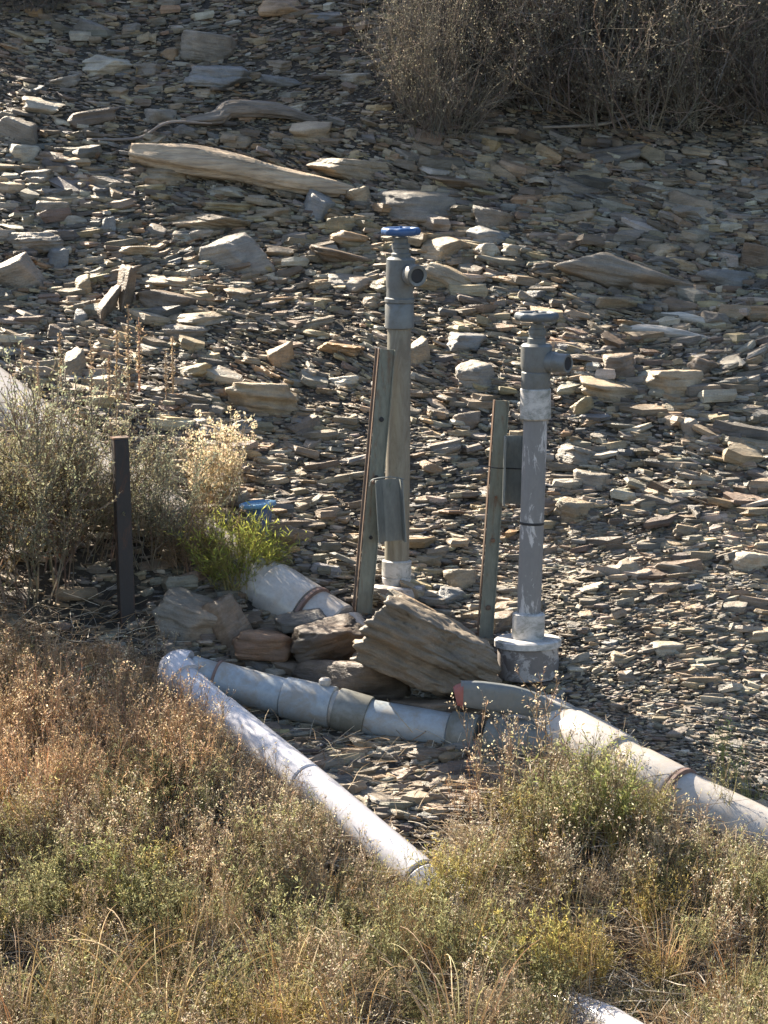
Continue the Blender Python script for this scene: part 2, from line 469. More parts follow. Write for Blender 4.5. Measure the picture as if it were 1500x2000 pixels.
# rocks round the valves
rock(830, 1268, 318, 140, (.175, .14, .10), 'big layered tan sandstone slab leaning between the two valve risers', 101, tilt=27, depth=0.60, layers=6, ledge=0.12, sub=6, rough=.085, yaw=12, fwd=0.26, phrase='big leaning slab', roll=2, sharp=60,
     norms=[(0, 0, 1, .85), (.1, 0, -1, .85), (1, .1, .35, .95), (-1, .35, .1, .95), (.06, -1, -.10, .85), (0, 1, 0, .85), (.05, -.55, .85, 1.12), (.5, -.4, -.8, 1.0)])
rock(828, 1202, 205, 40, TAN, 'thin split slab lying on top of the big leaning slab', 131, tilt=28, depth=0.6, layers=4, sub=5, fwd=0.10, phrase='split slab on the big leaning slab', sharp=50)
rock(690, 1330, 235, 95, (.115, .085, .06), 'rounded brown boulder with a dark front below the big leaning slab', 102, tilt=4, depth=0.8, layers=2, ledge=.05, sub=5, fwd=0.06, phrase='rounded brown boulder', sharp=9)
rock(642, 1250, 160, 78, (.10, .075, .052), 'dark brown wedge rock touching the left edge of the big leaning slab', 103, tilt=-12, depth=0.8, layers=3, sub=5, fwd=.14, phrase='brown wedge rock')
rock(515, 1258, 130, 52, (.16, .095, .055), 'reddish brown flat rock left of the brown wedge rock', 104, tilt=3, depth=0.8, fwd=.05, phrase='reddish flat rock')
rock(505, 1292, 110, 34, DKG, 'thin dark slab lying just behind the shaded thin pipe', 105, tilt=12, depth=0.8, phrase='thin dark slab behind the thin pipe')
rock(445, 1225, 95, 125, BRN, 'upright slanting brown rock right of the dark post foot', 106, tilt=-38, depth=0.5, sub=5, phrase='slanting brown rock by the post')
rock(370, 1212, 150, 110, GREY, 'large grey rock at the foot of the dark post', 107, tilt=8, depth=0.7, layers=3, sub=5, phrase='grey rock at the post foot')
rock(590, 1212, 110, 34, DKG, 'thin dark slab wedged against the big white pipe', 140 + 300, tilt=-8, depth=.8, layers=3, fwd=.12, phrase='dark slab against the big pipe')
rock(565, 1300, 90, 30, BRN, 'brown flake lying between the dark slab and the rounded brown boulder', 441, tilt=8, depth=.8, layers=2, fwd=.03, phrase='brown flake by the thin pipe')
rock(745, 1298, 120, 46, BRN, 'dark brown wedge under the big leaning slab lower edge', 442, tilt=18, depth=.8, layers=2, fwd=.16, phrase='dark wedge under the big slab')
rock(948, 1362, 110, 40, TAN, 'tan flat rock behind the lever at the big leaning slab right end', 443, tilt=10, depth=.8, layers=3, fwd=.10, phrase='flat rock behind the lever')
rock(545, 1215, 70, 30, TAN, 'small tan stone just below the white pipe joint', 108, phrase='tan stone below the pipe joint')
rock(900, 1132, 66, 46, TAN, 'tan wedge stone standing between the two steel posts', 109, tilt=-8, layers=1, phrase='tan wedge between the posts')
rock(884, 1163, 78, 28, BLUEG, 'thin grey stone below the tan wedge between the steel posts', 110, tilt=8, phrase='thin grey stone between the posts')
rock(975, 1222, 60, 52, BRN, 'brown stone behind the foot of the right steel post', 111, phrase='brown stone behind the right post')
rock(855, 1392, 190, 58, BRN, 'flat brown rock partly under the grey lever handle', 112, tilt=6, depth=0.8, sub=5, fwd=.02, phrase='flat rock under the lever')
rock(700, 1452, 36, 24, TAN, 'small yellowish stone under the shaded thin pipe', 113, phrase='small stone under the thin pipe', fwd=.02)
rock(830, 1468, 130, 22, BRN, 'long brown splinter lying under the shaded thin pipe', 114, tilt=6, phrase='splinter under the thin pipe')
# middle band
rock(520, 782, 172, 76, TAN, 'tan layered boulder above the pale dry grass tuft', 120, tilt=6, depth=0.7, layers=6, ledge=.13, sub=5, yaw=8, phrase='layered boulder')
rock(455, 505, 150, 82, GREY, 'angular grey boulder with a pointed top left of the blue handwheel', 121, tilt=-14, depth=0.6, layers=1, planes=7, sub=5, phrase='pointed grey boulder')
rock(548, 698, 54, 58, ORG, 'square orange block standing upright above the layered boulder', 122, tilt=-6, depth=0.7, layers=0, planes=8, phrase='orange block')
rock(42, 540, 100, 82, GREY, 'large flat faced grey block at the far left edge', 123, tilt=-16, depth=0.6, layers=0, planes=7, sub=5, phrase='flat faced grey block', yaw=4)
rock(112, 508, 46, 46, BLUEG, 'small bluish square block beside the flat faced grey block', 124, tilt=4, layers=0, planes=7, phrase='bluish square block')
rock(208, 598, 34, 92, BRN, 'tall narrow brown stone on edge behind the seed stalks', 125, tilt=16, depth=0.8, layers=0, planes=8, phrase='narrow brown stone on edge')
rock(244, 575, 36, 110, BRN, 'darker upright brown slab among the tall seed stalks', 126, tilt=8, depth=0.8, layers=0, planes=8, phrase='dark upright slab')
rock(162, 560, 34, 46, YEL, 'yellow rounded stone left of the narrow brown stone on edge', 127, layers=0, phrase='yellow stone', sharp=8)
rock(157, 622, 30, 36, BLUEG, 'pale bluish stone below the yellow rounded stone', 128, layers=0, phrase='pale bluish stone')
rock(143, 718, 62, 66, TAN, 'pointed tan rock standing above the grey green sagebrush', 129, tilt=-20, layers=0, planes=7, phrase='pointed tan rock')
rock(78, 730, 80, 34, GREY, 'low layered grey stone left of the pointed tan rock', 130, phrase='low grey stone by the pointed rock')
rock(228, 536, 110, 20, BRN, 'thin overhanging brown slab above the upright slabs', 132, tilt=-12, phrase='overhanging brown slab')
rock(340, 548, 140, 22, TAN, 'long thin tan slab right of the tallest seed stalk', 133, tilt=8, phrase='thin slab by the tallest stalk')
rock(330, 590, 130, 40, BRN, 'brown slab under the long thin tan slab', 134, tilt=8, phrase='brown slab under the thin slab')
rock(388, 622, 150, 24, TAN, 'long light tan slab left of the orange block', 135, tilt=-4, phrase='light tan slab')
rock(360, 645, 100, 30, GREY, 'grey wedge right under the long light tan slab', 136, phrase='grey wedge under the tan slab')
rock(380, 725, 90, 28, YEL, 'yellow brown slab left of the layered boulder', 137, tilt=-8, phrase='yellow brown slab')
rock(815, 690, 56, 60, TAN, 'tan stone peeping out behind the left riser pipe', 138, layers=0, phrase='tan stone behind the left riser')
rock(930, 735, 84, 58, GREY, 'rounded grey boulder between the two risers', 139, layers=3, sub=5, phrase='rounded grey boulder between the risers', sharp=9)
rock(905, 820, 70, 34, BRN, 'small brown rock below the rounded grey boulder', 140, phrase='brown rock between the risers')
rock(672, 745, 60, 26, PALE, 'pale flat stone left of the left steel post top', 141, phrase='pale stone by the left post top')
# upper band
rock(690, 332, 185, 46, TAN, 'tan slab lying right of the fallen log', 150, tilt=8, depth=.6, layers=4, sub=5, taper=(.3, 0), phrase='tan slab right of the log')
rock(690, 306, 34, 24, YEL, 'small pointed yellow stone perched on the tan slab beside the log', 151, phrase='perched yellow stone')
rock(828, 402, 205, 62, GREY, 'broad smooth grey boulder half in shade above the blue handwheel', 152, tilt=5, layers=2, ledge=.05, sub=5, phrase='broad smooth boulder', sharp=8)
rock(968, 432, 92, 50, GREY, 'smooth grey stone sitting behind the striped block', 153, layers=0, planes=8, tilt=6, phrase='smooth stone behind the striped block')
rock(955, 463, 92, 36, BLUEG, 'striped grey block with horizontal grooves under the smooth stone', 154, tilt=8, layers=7, ledge=.12, phrase='striped block')
rock(898, 357, 140, 26, BRN, 'long dark brown slab along the shade line above the broad smooth boulder', 155, tilt=3, phrase='long dark slab')
rock(1002, 325, 58, 22, PALE, 'pale oval stone alone in the upper shade', 156, layers=0, tilt=4, phrase='pale oval stone')
rock(938, 327, 26, 16, PALE, 'small whitish pebble left of the pale oval stone', 157, layers=0, phrase='whitish pebble')
rock(1222, 535, 275, 68, GREY, 'long sloping grey slab above the right valve', 158, tilt=11, depth=.55, layers=3, sub=5, ledge=.07, phrase='long sloping grey slab')
rock(1150, 540, 70, 34, GREY, 'small grey rock in front of the long sloping slab left end', 159, tilt=-10, phrase='small rock by the sloping slab')
rock(1414, 545, 116, 46, BLUEG, 'dark grey slab tilted right of the long sloping slab', 160, tilt=13, depth=.6, layers=4, phrase='tilted dark slab')
rock(1288, 488, 98, 28, TAN, 'flat tan slab just above the long sloping slab', 161, tilt=-2, phrase='flat slab above the sloping slab')
rock(1300, 510, 90, 20, DKG, 'thin dark grey slab beneath the flat tan slab', 162, phrase='thin dark slab')
rock(1482, 508, 76, 60, BRN, 'brown angular boulder at the right edge', 163, tilt=10, layers=0, planes=8, sub=5, phrase='brown boulder at the right edge')
rock(1216, 590, 118, 32, TAN, 'light tan loaf shaped slab under the long sloping slab', 164, tilt=-4, layers=2, phrase='loaf shaped slab')
rock(1320, 598, 90, 34, BRN, 'brown flat rock right of the loaf shaped slab', 165, tilt=6, phrase='brown rock by the loaf slab')
rock(1405, 628, 80, 34, GREY, 'grey rock right of the weathered sticks', 166, tilt=12, phrase='grey rock by the sticks')
rock(1440, 668, 90, 22, TAN, 'pale tan slab at the right end of the lower weathered stick', 167, phrase='tan slab by the lower stick')
rock(1310, 752, 126, 62, TAN, 'tan boulder with a pitted top right of the right valve', 168, tilt=3, layers=3, sub=5, phrase='pitted tan boulder')
rock(1206, 716, 74, 52, BRN, 'brown lumpy rock between the right valve and the pitted tan boulder', 169, tilt=-10, phrase='lumpy brown rock')
rock(1132, 800, 60, 44, YEL, 'yellow angular stone beside the white collar of the right riser', 170, tilt=-22, layers=0, planes=7, phrase='yellow stone by the white collar')
rock(1375, 720, 70, 40, BRN, 'dull brown rock right of the pitted tan boulder', 171, tilt=12, phrase='dull brown rock')
rock(1120, 1002, 80, 54, TAN, 'tan boulder resting right of the right riser pipe', 172, tilt=10, layers=2, sub=5, phrase='tan boulder by the right riser')
rock(1155, 940, 76, 40, GREY, 'grey flat faced stone above the tan boulder by the right riser', 173, layers=0, planes=8, tilt=4, phrase='grey stone above the tan boulder')
rock(1462, 1100, 90, 46, PALE, 'pale smooth boulder at the right edge of the scree', 174, tilt=6, layers=2, ledge=.05, sub=5, phrase='pale boulder at the right edge', sharp=9)
rock(1310, 1112, 88, 26, GREY, 'domed grey stone left of the pale smooth boulder', 175, tilt=8, layers=2, phrase='domed grey stone')
rock(1300, 1150, 66, 24, GREY, 'small domed stone under the domed grey stone', 176, layers=1, phrase='small domed stone')
rock(1225, 1110, 56, 34, TAN, 'split tan stone left of the domed grey stone', 177, tilt=-8, phrase='split tan stone')
rock(1300, 1012, 72, 18, BRN, 'brown topped flat stone in the middle of the right scree', 178, tilt=6, phrase='brown topped flat stone')
rock(1352, 838, 44, 42, GREY, 'grey diamond shaped stone below the pitted tan boulder', 179, tilt=-20, layers=0, phrase='diamond shaped stone')
rock(885, 548, 150, 46, TAN, 'tan brown slab slanting down right of the left valve', 180, tilt=22, depth=.5, layers=3, sub=5, phrase='slab slanting from the left valve')
rock(868, 488, 112, 48, TAN, 'light tan boulder right of the blue handwheel', 181, tilt=-6, layers=2, sub=5, phrase='tan boulder by the blue handwheel')
rock(952, 492, 52, 34, PALE, 'pale square stone right of the light tan boulder', 182, layers=2, phrase='pale square stone')
rock(1012, 490, 70, 22, PALE, 'pale thin slab right of the pale square stone', 183, tilt=6, phrase='pale thin slab')
rock(1005, 545, 120, 14, ORG, 'reddish thin slab above the right handwheel', 184, tilt=5, phrase='reddish thin slab')
rock(690, 468, 115, 30, ORG, 'orange slab touching the left valve stem from the left', 185, tilt=10, phrase='orange slab left of the left valve')
rock(675, 505, 150, 26, BRN, 'brown slanting slab under the orange slab', 186, tilt=14, phrase='brown slab under the orange slab')
rock(665, 440, 70, 36, YEL, 'yellow stone above the orange slab', 187, tilt=-4, phrase='yellow stone above the orange slab')
rock(622, 405, 70, 60, BLUEG, 'bluish wedge rock under the thin end of the log', 188, tilt=12, layers=0, planes=7, phrase='bluish wedge under the log')
rock(705, 388, 44, 46, TAN, 'pointed tan stone touching the thin end of the log', 189, tilt=-20, layers=0, phrase='pointed stone at the log end')
rock(440, 377, 110, 26, PALE, 'pale layered slab below the middle of the log', 190, tilt=2, layers=5, phrase='pale slab below the log')
rock(440, 402, 140, 18, YEL, 'yellowish slab under the pale layered slab', 191, tilt=3, phrase='yellowish slab')
rock(410, 432, 160, 36, TAN, 'tan broken slab under the yellowish slab', 192, tilt=12, layers=5, sub=5, phrase='tan broken slab')
rock(102, 412, 70, 38, GREY, 'grey brown rounded rock near the left edge below the log', 193, tilt=4, layers=0, phrase='grey rounded rock')
rock(208, 442, 38, 36, BLUEG, 'small grey cube right of the grey rounded rock', 194, layers=0, planes=7, phrase='small grey cube')
rock(70, 472, 120, 40, GREY, 'layered grey slab above the flat faced grey block', 195, layers=6, tilt=-3, sub=5, phrase='layered grey slab')
rock(325, 345, 110, 30, TAN, 'tan pointed slab leaning on the front of the log', 196, tilt=6, phrase='slab on the log front')
rock(415, 95, 130, 56, GREY, 'big grey boulder near the top in shade', 197, tilt=8, layers=0, planes=9, sub=5, phrase='big boulder near the top')
rock(430, 150, 150, 42, BLUEG, 'flat bluish boulder below the big boulder near the top', 198, tilt=3, layers=2, sub=5, phrase='flat bluish boulder')
rock(545, 160, 90, 22, BLUEG, 'low bluish slab right of the flat bluish boulder', 199, tilt=6, phrase='low bluish slab')
rock(332, 108, 44, 28, ORG, 'small orange brown stone left of the big boulder near the top', 200, layers=0, phrase='small orange stone near the top')
rock(180, 58, 84, 36, GREY, 'grey rounded stone near the top left corner', 201, tilt=5, layers=1, phrase='grey stone near the top corner')
rock(205, 128, 110, 40, PALE, 'pale lumpy rock in the sunlit top left patch', 202, layers=4, sub=5, phrase='pale lumpy rock')
rock(30, 262, 100, 62, GREY, 'grey wedge boulder at the left edge above the log', 203, tilt=22, layers=0, planes=8, sub=5, phrase='grey wedge at the left edge')
rock(48, 302, 70, 40, PALE, 'pale rough stone below the grey wedge boulder', 204, layers=3, phrase='pale rough stone')
rock(110, 312, 120, 30, BRN, 'brown long rock left of the log cut end', 205, tilt=6, phrase='brown rock left of the log')
rock(312, 230, 70, 34, GREY, 'grey stone left of the dark driftwood branch', 206, layers=1, phrase='grey stone by the driftwood')
rock(560, 15, 110, 34, ORG, 'brown boulder at the top edge left of the dry bushes', 207, layers=0, sub=5, phrase='brown boulder at the top edge')
rock(640, 35, 80, 24, BLUEG, 'bluish flat rock right of the brown boulder at the top edge', 208, phrase='bluish rock at the top edge')
# in the weeds
rock(250, 1985, 120, 62, BRN, 'brown rock half hidden in grass at the bottom edge', 209, layers=0, phrase='brown rock in the grass', group='rocks among the weeds')
rock(1452, 1893, 76, 34, TAN, 'tan rock lying in the weeds near the lower right corner', 210, layers=0, tilt=8, phrase='tan rock in the weeds', group='rocks among the weeds')
rock(105, 1462, 60, 22, TAN, 'tan stone showing through the dry brown weeds', 211, phrase='tan stone in the weeds', group='rocks among the weeds')
rock(660, 1520, 150, 26, DKG, 'dark slab on the bare soil right of the front pipe', 212, tilt=10, phrase='dark slab on the bare soil')
rock(740, 1560, 130, 26, GREY, 'grey slab on the bare soil beside the front pipe', 213, tilt=10, phrase='grey slab beside the front pipe')

# ------------------------------------------------------------------ medium stones, each its own object
TPL = []
for i in range(10):
    V, F = rock_shape(500 + i, 4, 8, (0, 4, 5, 3, 6)[i % 5], 0.10, 0.035, (0, 0), 60)
    TPL.append(mesh_np('stone', V, [F], None, False if i % 3 == 0 else True))
for me in TPL: me.materials.append(M_STONE)

def shade_line(px):
    return np.interp(px, [0, 250, 420, 700, 960, 1260, 1600], [40, 205, 300, 350, 425, 480, 560])

def veg_top(px):                # the upper outline of the weeds in the foreground
    return np.interp(px, [-400, 0, 130, 300, 345, 400, 500, 600, 700, 800, 850, 900, 960, 1040, 1130, 1210, 1290, 1400, 1500, 1900],
                         [1150, 1185, 1240, 1285, 1330, 1395, 1475, 1570, 1655, 1712, 1700, 1600, 1550, 1500, 1450, 1455, 1560, 1640, 1650, 1680])

land = [r for r in ROCKS if r[4]] + [(785, 1120, 90, 90, 'left riser base'), (1032, 1285, 120, 80, 'right riser base'), (782, 450, 70, 24, 'blue handwheel'),
        (1048, 618, 80, 26, 'right handwheel'), (1098, 707, 24, 36, 'right valve outlet'), (735, 780, 34, 120, 'upper left steel post'), (718, 1000, 34, 120, 'lower left steel post'),
        (965, 860, 34, 100, 'upper right steel post'), (950, 1090, 30, 140, 'lower right steel post'), (285, 315, 70, 50, 'log cut end'), (660, 372, 60, 30, 'log thin end'),
        (1350, 628, 110, 20, 'upper weathered stick'), (1290, 655, 190, 20, 'lower weathered stick'), (500, 225, 250, 30, 'dark driftwood'), (800, 260, 200, 60, 'dry bush foot'),
        (460, 830, 150, 60, 'pale dry tuft'), (1280, 1440, 60, 40, 'white pipe joint'), (505, 1000, 70, 40, 'blue cap')]
mid = []
tries = 0
placed = [(r[0], r[1], r[2], r[3]) for r in ROCKS]
obst = [(785, 800, 80, 700), (1045, 950, 110, 700), (720, 940, 70, 540), (955, 1020, 60, 480), (470, 330, 470, 60), (620, 1170, 180, 110), (1200, 1430, 330, 150)]
gm = np.random.default_rng(77)
while len(mid) < 205 and tries < 20000:
    tries += 1
    px = gm.uniform(-10, 1510); py = gm.uniform(60, 1330)
    if py > veg_top(px) - 110: continue
    if px < 390 and 700 < py < 1300: continue
    if px < 560 and 960 < py < 1200: continue
    if px > 740 and py < 290: continue
    right_low = px > 1050 and py > 850
    w = float(np.clip(gm.lognormal(4.02, 0.40), 32, 135)) * (0.8 if right_low else 1.0)
    h = w * gm.uniform(0.18, 0.50) * (1.15 if w < 50 else .9)
    if any(abs(px - a) < (w + c) * 0.42 and abs(py - b) < (h + d) * 0.42 for a, b, c, d in placed + obst): continue
    placed.append((px, py, w, h)); mid.append((px, py, w, h))
PAL = [TAN, GREY, BLUEG, ORG, BRN, PALE, DKG, YEL]
used = {}
for i, (px, py, w, h) in enumerate(mid):
    warm = (380 < px < 1050 and 300 < py < 800)
    pr = np.array([.28, .22, .08, .10, .10, .12, .05, .05]) if not warm else np.array([.30, .12, .06, .16, .10, .10, .03, .13])
    c = PAL[gm.choice(8, p=pr / pr.sum())]
    ob = bpy.data.objects.new('stone', TPL[gm.integers(len(TPL))]); COL.objects.link(ob)
    g = ground(px, py + h * 0.3); s = mpp(g[1])
    dpt = max(w * s * gm.uniform(.6, .95), h * s * .8)
    ob.location = at(px, py, g[1] + 0.2 * dpt)
    ob.scale = (w * s, dpt, h * s * 1.05)
    ob.rotation_euler = (R(gm.normal(0, 8)), R(gm.normal(3, 9)), R(gm.uniform(-35, 35)))
    k = gm.uniform(.85, 1.2); ob.color = (c[0] * k, c[1] * k, c[2] * k, 1)
    shape = 'flat' if h / w < 0.36 else ('blocky' if h / w > 0.5 else 'thick')
    size = 'small' if w < 38 else ('large' if w > 58 else 'medium')
    cand = sorted(land, key=lambda r: ((px - r[0]) / (r[2] * .5 + 30)) ** 2 + ((py - r[1]) / (r[3] * .5 + 20)) ** 2)
    lab = None
    for r in cand[:6]:
        dx, dy = px - r[0], py - r[1]
        if abs(dx) > r[2] * .5 + 4 and abs(dy) < r[3] * .5 + 14: rel = 'right of' if dx > 0 else 'left of'
        elif abs(dx) < r[2] * .5 + 10: rel = 'below' if dy > 0 else 'above'
        else: rel = ('below and ' if dy > 0 else 'above and ') + ('right of' if dx > 0 else 'left of')
        cn = CNAME[c].replace('yellowish', 'yellow')
        t = f'{size} {shape} {cn} stone {rel} the {r[4]}'
        if t not in used and len(t.split()) <= 16: lab = t; break
    lab = lab or f'{size} {shape} {CNAME[c]} stone lying near the {cand[0][4]} and the {cand[1][4]}'
    used[lab] = 1
    tag(ob, lab, 'stone', 'stones lying in the scree')

# ------------------------------------------------------------------ loose shale: nobody could count it
def prism_templates(n, g):
    out = []
    for i in range(n):
        k = int(g.integers(4, 8))
        a = np.sort(g.uniform(0, 6.28, k)); a = np.linspace(0, 6.28, k, endpoint=False) + g.normal(0, .25, k)
        r = g.uniform(.55, 1.15, k)
        ring = np.stack([np.cos(a) * r, np.sin(a) * r], -1)
        def rg(sc, z): return np.concatenate([ring * (sc + g.normal(0, .05, (k, 1))), (z + g.normal(0, .07, (k, 1)))], 1)
        V = np.concatenate([rg(.86, -.5), rg(1.0, -.05 + g.normal(0, .1)), rg(g.uniform(.80, .98), .42)])
        V = np.vstack([V, [[g.normal(0, .2), g.normal(0, .2), .46]]])
        t = np.arange(k); t2 = (t + 1) % k
        F = []
        for lvl in range(2):
            F.append(np.stack([lvl * k + t, lvl * k + t2, (lvl + 1) * k + t2], -1)); F.append(np.stack([lvl * k + t, (lvl + 1) * k + t2, (lvl + 1) * k + t], -1))
        F.append(np.stack([2 * k + t, 2 * k + t2, np.full(k, 3 * k)], -1))
        out.append((V, np.concatenate(F)))
    return out

def rotm(yaw, tilt, roll):
    cy_, sy_ = np.cos(yaw), np.sin(yaw); ct, st = np.cos(tilt), np.sin(tilt); cr, sr = np.cos(roll), np.sin(roll)
    z = np.zeros_like(yaw); o = np.ones_like(yaw)
    Rz = np.stack([np.stack([cy_, -sy_, z], -1), np.stack([sy_, cy_, z], -1), np.stack([z, z, o], -1)], 1)
    Ry = np.stack([np.stack([ct, z, st], -1), np.stack([z, o, z], -1), np.stack([-st, z, ct], -1)], 1)
    Rx = np.stack([np.stack([o, z, z], -1), np.stack([z, cr, -sr], -1), np.stack([z, sr, cr], -1)], 1)
    return Rx @ Ry @ Rz

def scatter(tpls, pos, rot, scl, cols, g):
    ch = g.integers(0, len(tpls), len(pos)); Vs, Fs, Cs, n = [], [], [], 0
    for t, (V, F) in enumerate(tpls):
        s = np.where(ch == t)[0]
        if not len(s): continue
        P = np.einsum('nij,nvj->nvi', rot[s], V[None] * scl[s][:, None, :]) + pos[s][:, None, :]
        m = len(V)
        Vs.append(P.reshape(-1, 3)); Fs.append((F[None] + (np.arange(len(s)) * m)[:, None, None] + n).reshape(-1, F.shape[1]))
        Cs.append(np.repeat(cols[s], m, axis=0)); n += len(s) * m
    return np.concatenate(Vs), np.concatenate(Fs), np.concatenate(Cs)

def scree(name, N, yr, med, sig, lim, seed, lift=0.3, label='', xr=(-3.0, 2.9)):
    g = np.random.default_rng(seed)
    x = g.uniform(*xr, N); y = yr[0] + (yr[1] - yr[0]) * g.uniform(0, 1, N)
    z = height(x, y)
    px, py = project(np.stack([x, y, z], -1))
    size = np.exp(g.normal(math.log(med), sig, N)).clip(*lim)
    patch = fbm(np.stack([x * 1.4, y * 1.4, 0 * x], -1), 41, 2)
    size *= 1 + 0.35 * np.clip(patch, -1, 1)
    fine = ((px > 1040) & (py > 1130)) | (py < 260)
    size = np.where(fine, size * 0.72, size)
    keep = py < veg_top(px) + 60
    keep &= ~((px < 330) & (py > 820) & (g.uniform(0, 1, N) < .7))
    x, y, z, size, px, py = [q[keep] for q in (x, y, z, size, px, py)]; N = len(x)
    warm = np.exp(-((px - 640) / 420) ** 2 - ((py - 520) / 300) ** 2)
    pal = np.array(PAL)
    pr = np.array([.33, .27, .04, .02, .13, .12, .07, .02])[None] + warm[:, None] * np.array([.14, -.12, -.06, .13, .06, .0, -.04, .12])[None]
    pr = np.clip(pr, 0.01, 1); cum = np.cumsum(pr / pr.sum(1, keepdims=True), 1)
    ch = (g.uniform(0, 1, (N, 1)) > cum).sum(1).clip(0, 7)
    cols = pal[ch] * .86 * g.uniform(.6, 1.3, (N, 1)) * g.normal(1, .03, (N, 3))
    thick = g.uniform(.10, .34, N)
    asp = g.uniform(.32, .85, N)
    scl = np.stack([size * .62, size * .5 * asp, size * thick], -1)
    dip = fbm(np.stack([x * 1.1, y * 1.6, 0 * x], -1), 61, 2)
    rot = rotm(g.normal(0, .45, N), .07 + .24 * dip + g.normal(0, .12, N), g.normal(.03, .17, N))
    pos = np.stack([x, y, z + size * thick * lift], -1)
    V, F, C = scatter(prism_templates(24, g), pos, rot, scl, cols, g)
    ob = link(name, mesh_np(name, V, [F], C, False), M_SCREE)
    return tag(ob, label, 'loose shale', kind='stuff')

scree('loose_shale', 40000, (-0.9, 5.6), .058, .50, (.022, .20), 1, .30, 'loose flat grey and tan shale fragments covering the hillside')
scree('shale_flakes', 60000, (-1.1, 5.4), .036, .40, (.016, .08), 3, .34, 'small flat shale flakes filling in between the larger fragments')
scree('shale_chips', 22000, (-1.0, 1.0), .040, .38, (.02, .08), 4, .36, 'packed small shale chips right of the right valve', (.35, 2.6))
scree('shale_gravel', 80000, (-1.1, 5.4), .026, .35, (.012, .05), 2, .35, 'fine shale gravel between the larger flakes')

# ------------------------------------------------------------------ driftwood
def branch(name, pts, rad, label, cat, colr, mat=M_WOOD, rough=.22, n=40):
    P = spline([p for p in pts], 10); rr = np.interp(np.linspace(0, 1, len(P)), np.linspace(0, 1, len(rad)), rad)
    V, polys, _ = sweep(P, rr, n)
    C = np.repeat(P, n, axis=0)
    dv = V - C; L = np.linalg.norm(dv, axis=1)[:, None]
    ang = np.arctan2(dv[:, 2], dv[:, 1]); tt = np.repeat(np.linspace(0, 1, len(P)), n)
    k = fbm(np.stack([np.cos(ang) * 2.2, np.sin(ang) * 2.2, tt * 3.0], -1), 5, 3) * rough
    k = k + fbm(np.stack([np.cos(ang) * 7, np.sin(ang) * 7, tt * 2.0], -1), 9, 2) * rough * .75
    V = C + dv * (1 + k)[:, None]
    loc = P[0]
    ob = link(name, mesh_np(name, V - loc, polys, None, True), mat); ob.location = loc
    ob.color = (*colr, 1)
    return tag(ob, label, cat)

def onground(px, py, up):      # a point `up` metres proud of the slope
    g = ground(px, py); return g + np.array([0, -.55, .83]) * up

_a, _b = onground(258, 316, .05), onground(692, 384, .025)
lp = [_a + (_b - _a) * t + np.array([0, 0, z]) for t, z in ((0, 0), (.16, .006), (.4, .012), (.65, 0), (.88, -.004), (1, 0))]
branch('fallen_log', lp, [.045, .072, .072, .062, .05, .04, .02], 'weathered tan fallen log lying across the slope, thick cut end on the left', 'log', (.42, .32, .215))
branch('driftwood_branch', [onground(365, 246, .02), onground(425, 240, .03), onground(455, 232, .045), onground(540, 232, .04), onground(620, 242, .01)], [.02, .04, .045, .035, .012], 'dark bent driftwood branch lying in the shade above the log', 'branch', (.19, .16, .13))
branch('weathered_stick', [onground(1292, 622, .01), onground(1345, 630, .02), onground(1410, 642, .012)], [.018, .026, .02, .006], 'short pale weathered stick, the upper of two right of the right valve', 'stick', (.44, .40, .34), n=20)
branch('weathered_stick', [onground(1205, 650, .01), onground(1260, 651, .02), onground(1320, 658, .02), onground(1388, 668, .012)], [.01, .024, .024, .018, .006], 'long pale weathered stick, the lower of two right of the right valve', 'stick', (.42, .38, .33), n=20)
branch('dead_branch', [onground(170, 282, .02), onground(270, 283, .03), onground(330, 268, .08), onground(415, 262, .06)], [.006, .008, .007, .004], 'thin bare twig bending over the log thick end', 'twig', (.24, .20, .17), n=10)
branch('dead_branch', [onground(1060, 500 - 240, .03), onground(1180, 262, .06), onground(1255, 250, .11)], [.008, .008, .004], 'pale bare twig lying under the dry bushes', 'twig', (.34, .29, .24), n=10)

# ------------------------------------------------------------------ pipes and valves
def seg(A, B, r, bell=None):    # straight pipe piece with softened rims
    L = float(np.linalg.norm(np.asarray(B) - np.asarray(A)))
    return lathe([(r * .93, 0), (r, .006), (r, L * .25), (r, L * .5), (r, L * .75), (r, L - .006), (r * .93, L)], A, B, 40)

def sleeve(A, B, r, lip=.012):
    L = float(np.linalg.norm(np.asarray(B) - np.asarray(A)))
    return lathe([(r * .90, 0), (r * .985, .002), (r, lip), (r, L - lip), (r * .985, L - .002), (r * .90, L)], A, B, 40)

# the thick main: a run of straight lengths from the upper left to the lower right
RM = .108
def main_pt(px, py, lift=.55):
    g = ground(px, py + 8); return at(px, py, g[1] + .02)
mp = [main_pt(-160, 655), main_pt(60, 822), main_pt(330, 1022), main_pt(572, 1178), main_pt(662, 1230), main_pt(760, 1300) + [0, 0, -.12], main_pt(1000, 1405) + [0, .03, -.09], main_pt(1110, 1440), main_pt(1285, 1540), main_pt(1560, 1668), main_pt(1760, 1760)]
tm = thing('water_main', 'thick white plastic pipe running diagonally down the slope behind the thin pipe', 'pipe', mp[3])
for a, b in zip(mp[:-1], mp[1:]): part('pipe_section', seg(a, b, RM), M_WHITE, tm, tm)
def on(a, b, t): return a + (b - a) * t
def ring(P, dirn, r, L, name, mat, lip=.012):
    d = dirn / np.linalg.norm(dirn)
    part(name, sleeve(P - d * L / 2, P + d * L / 2, r, lip), mat, tm, tm)
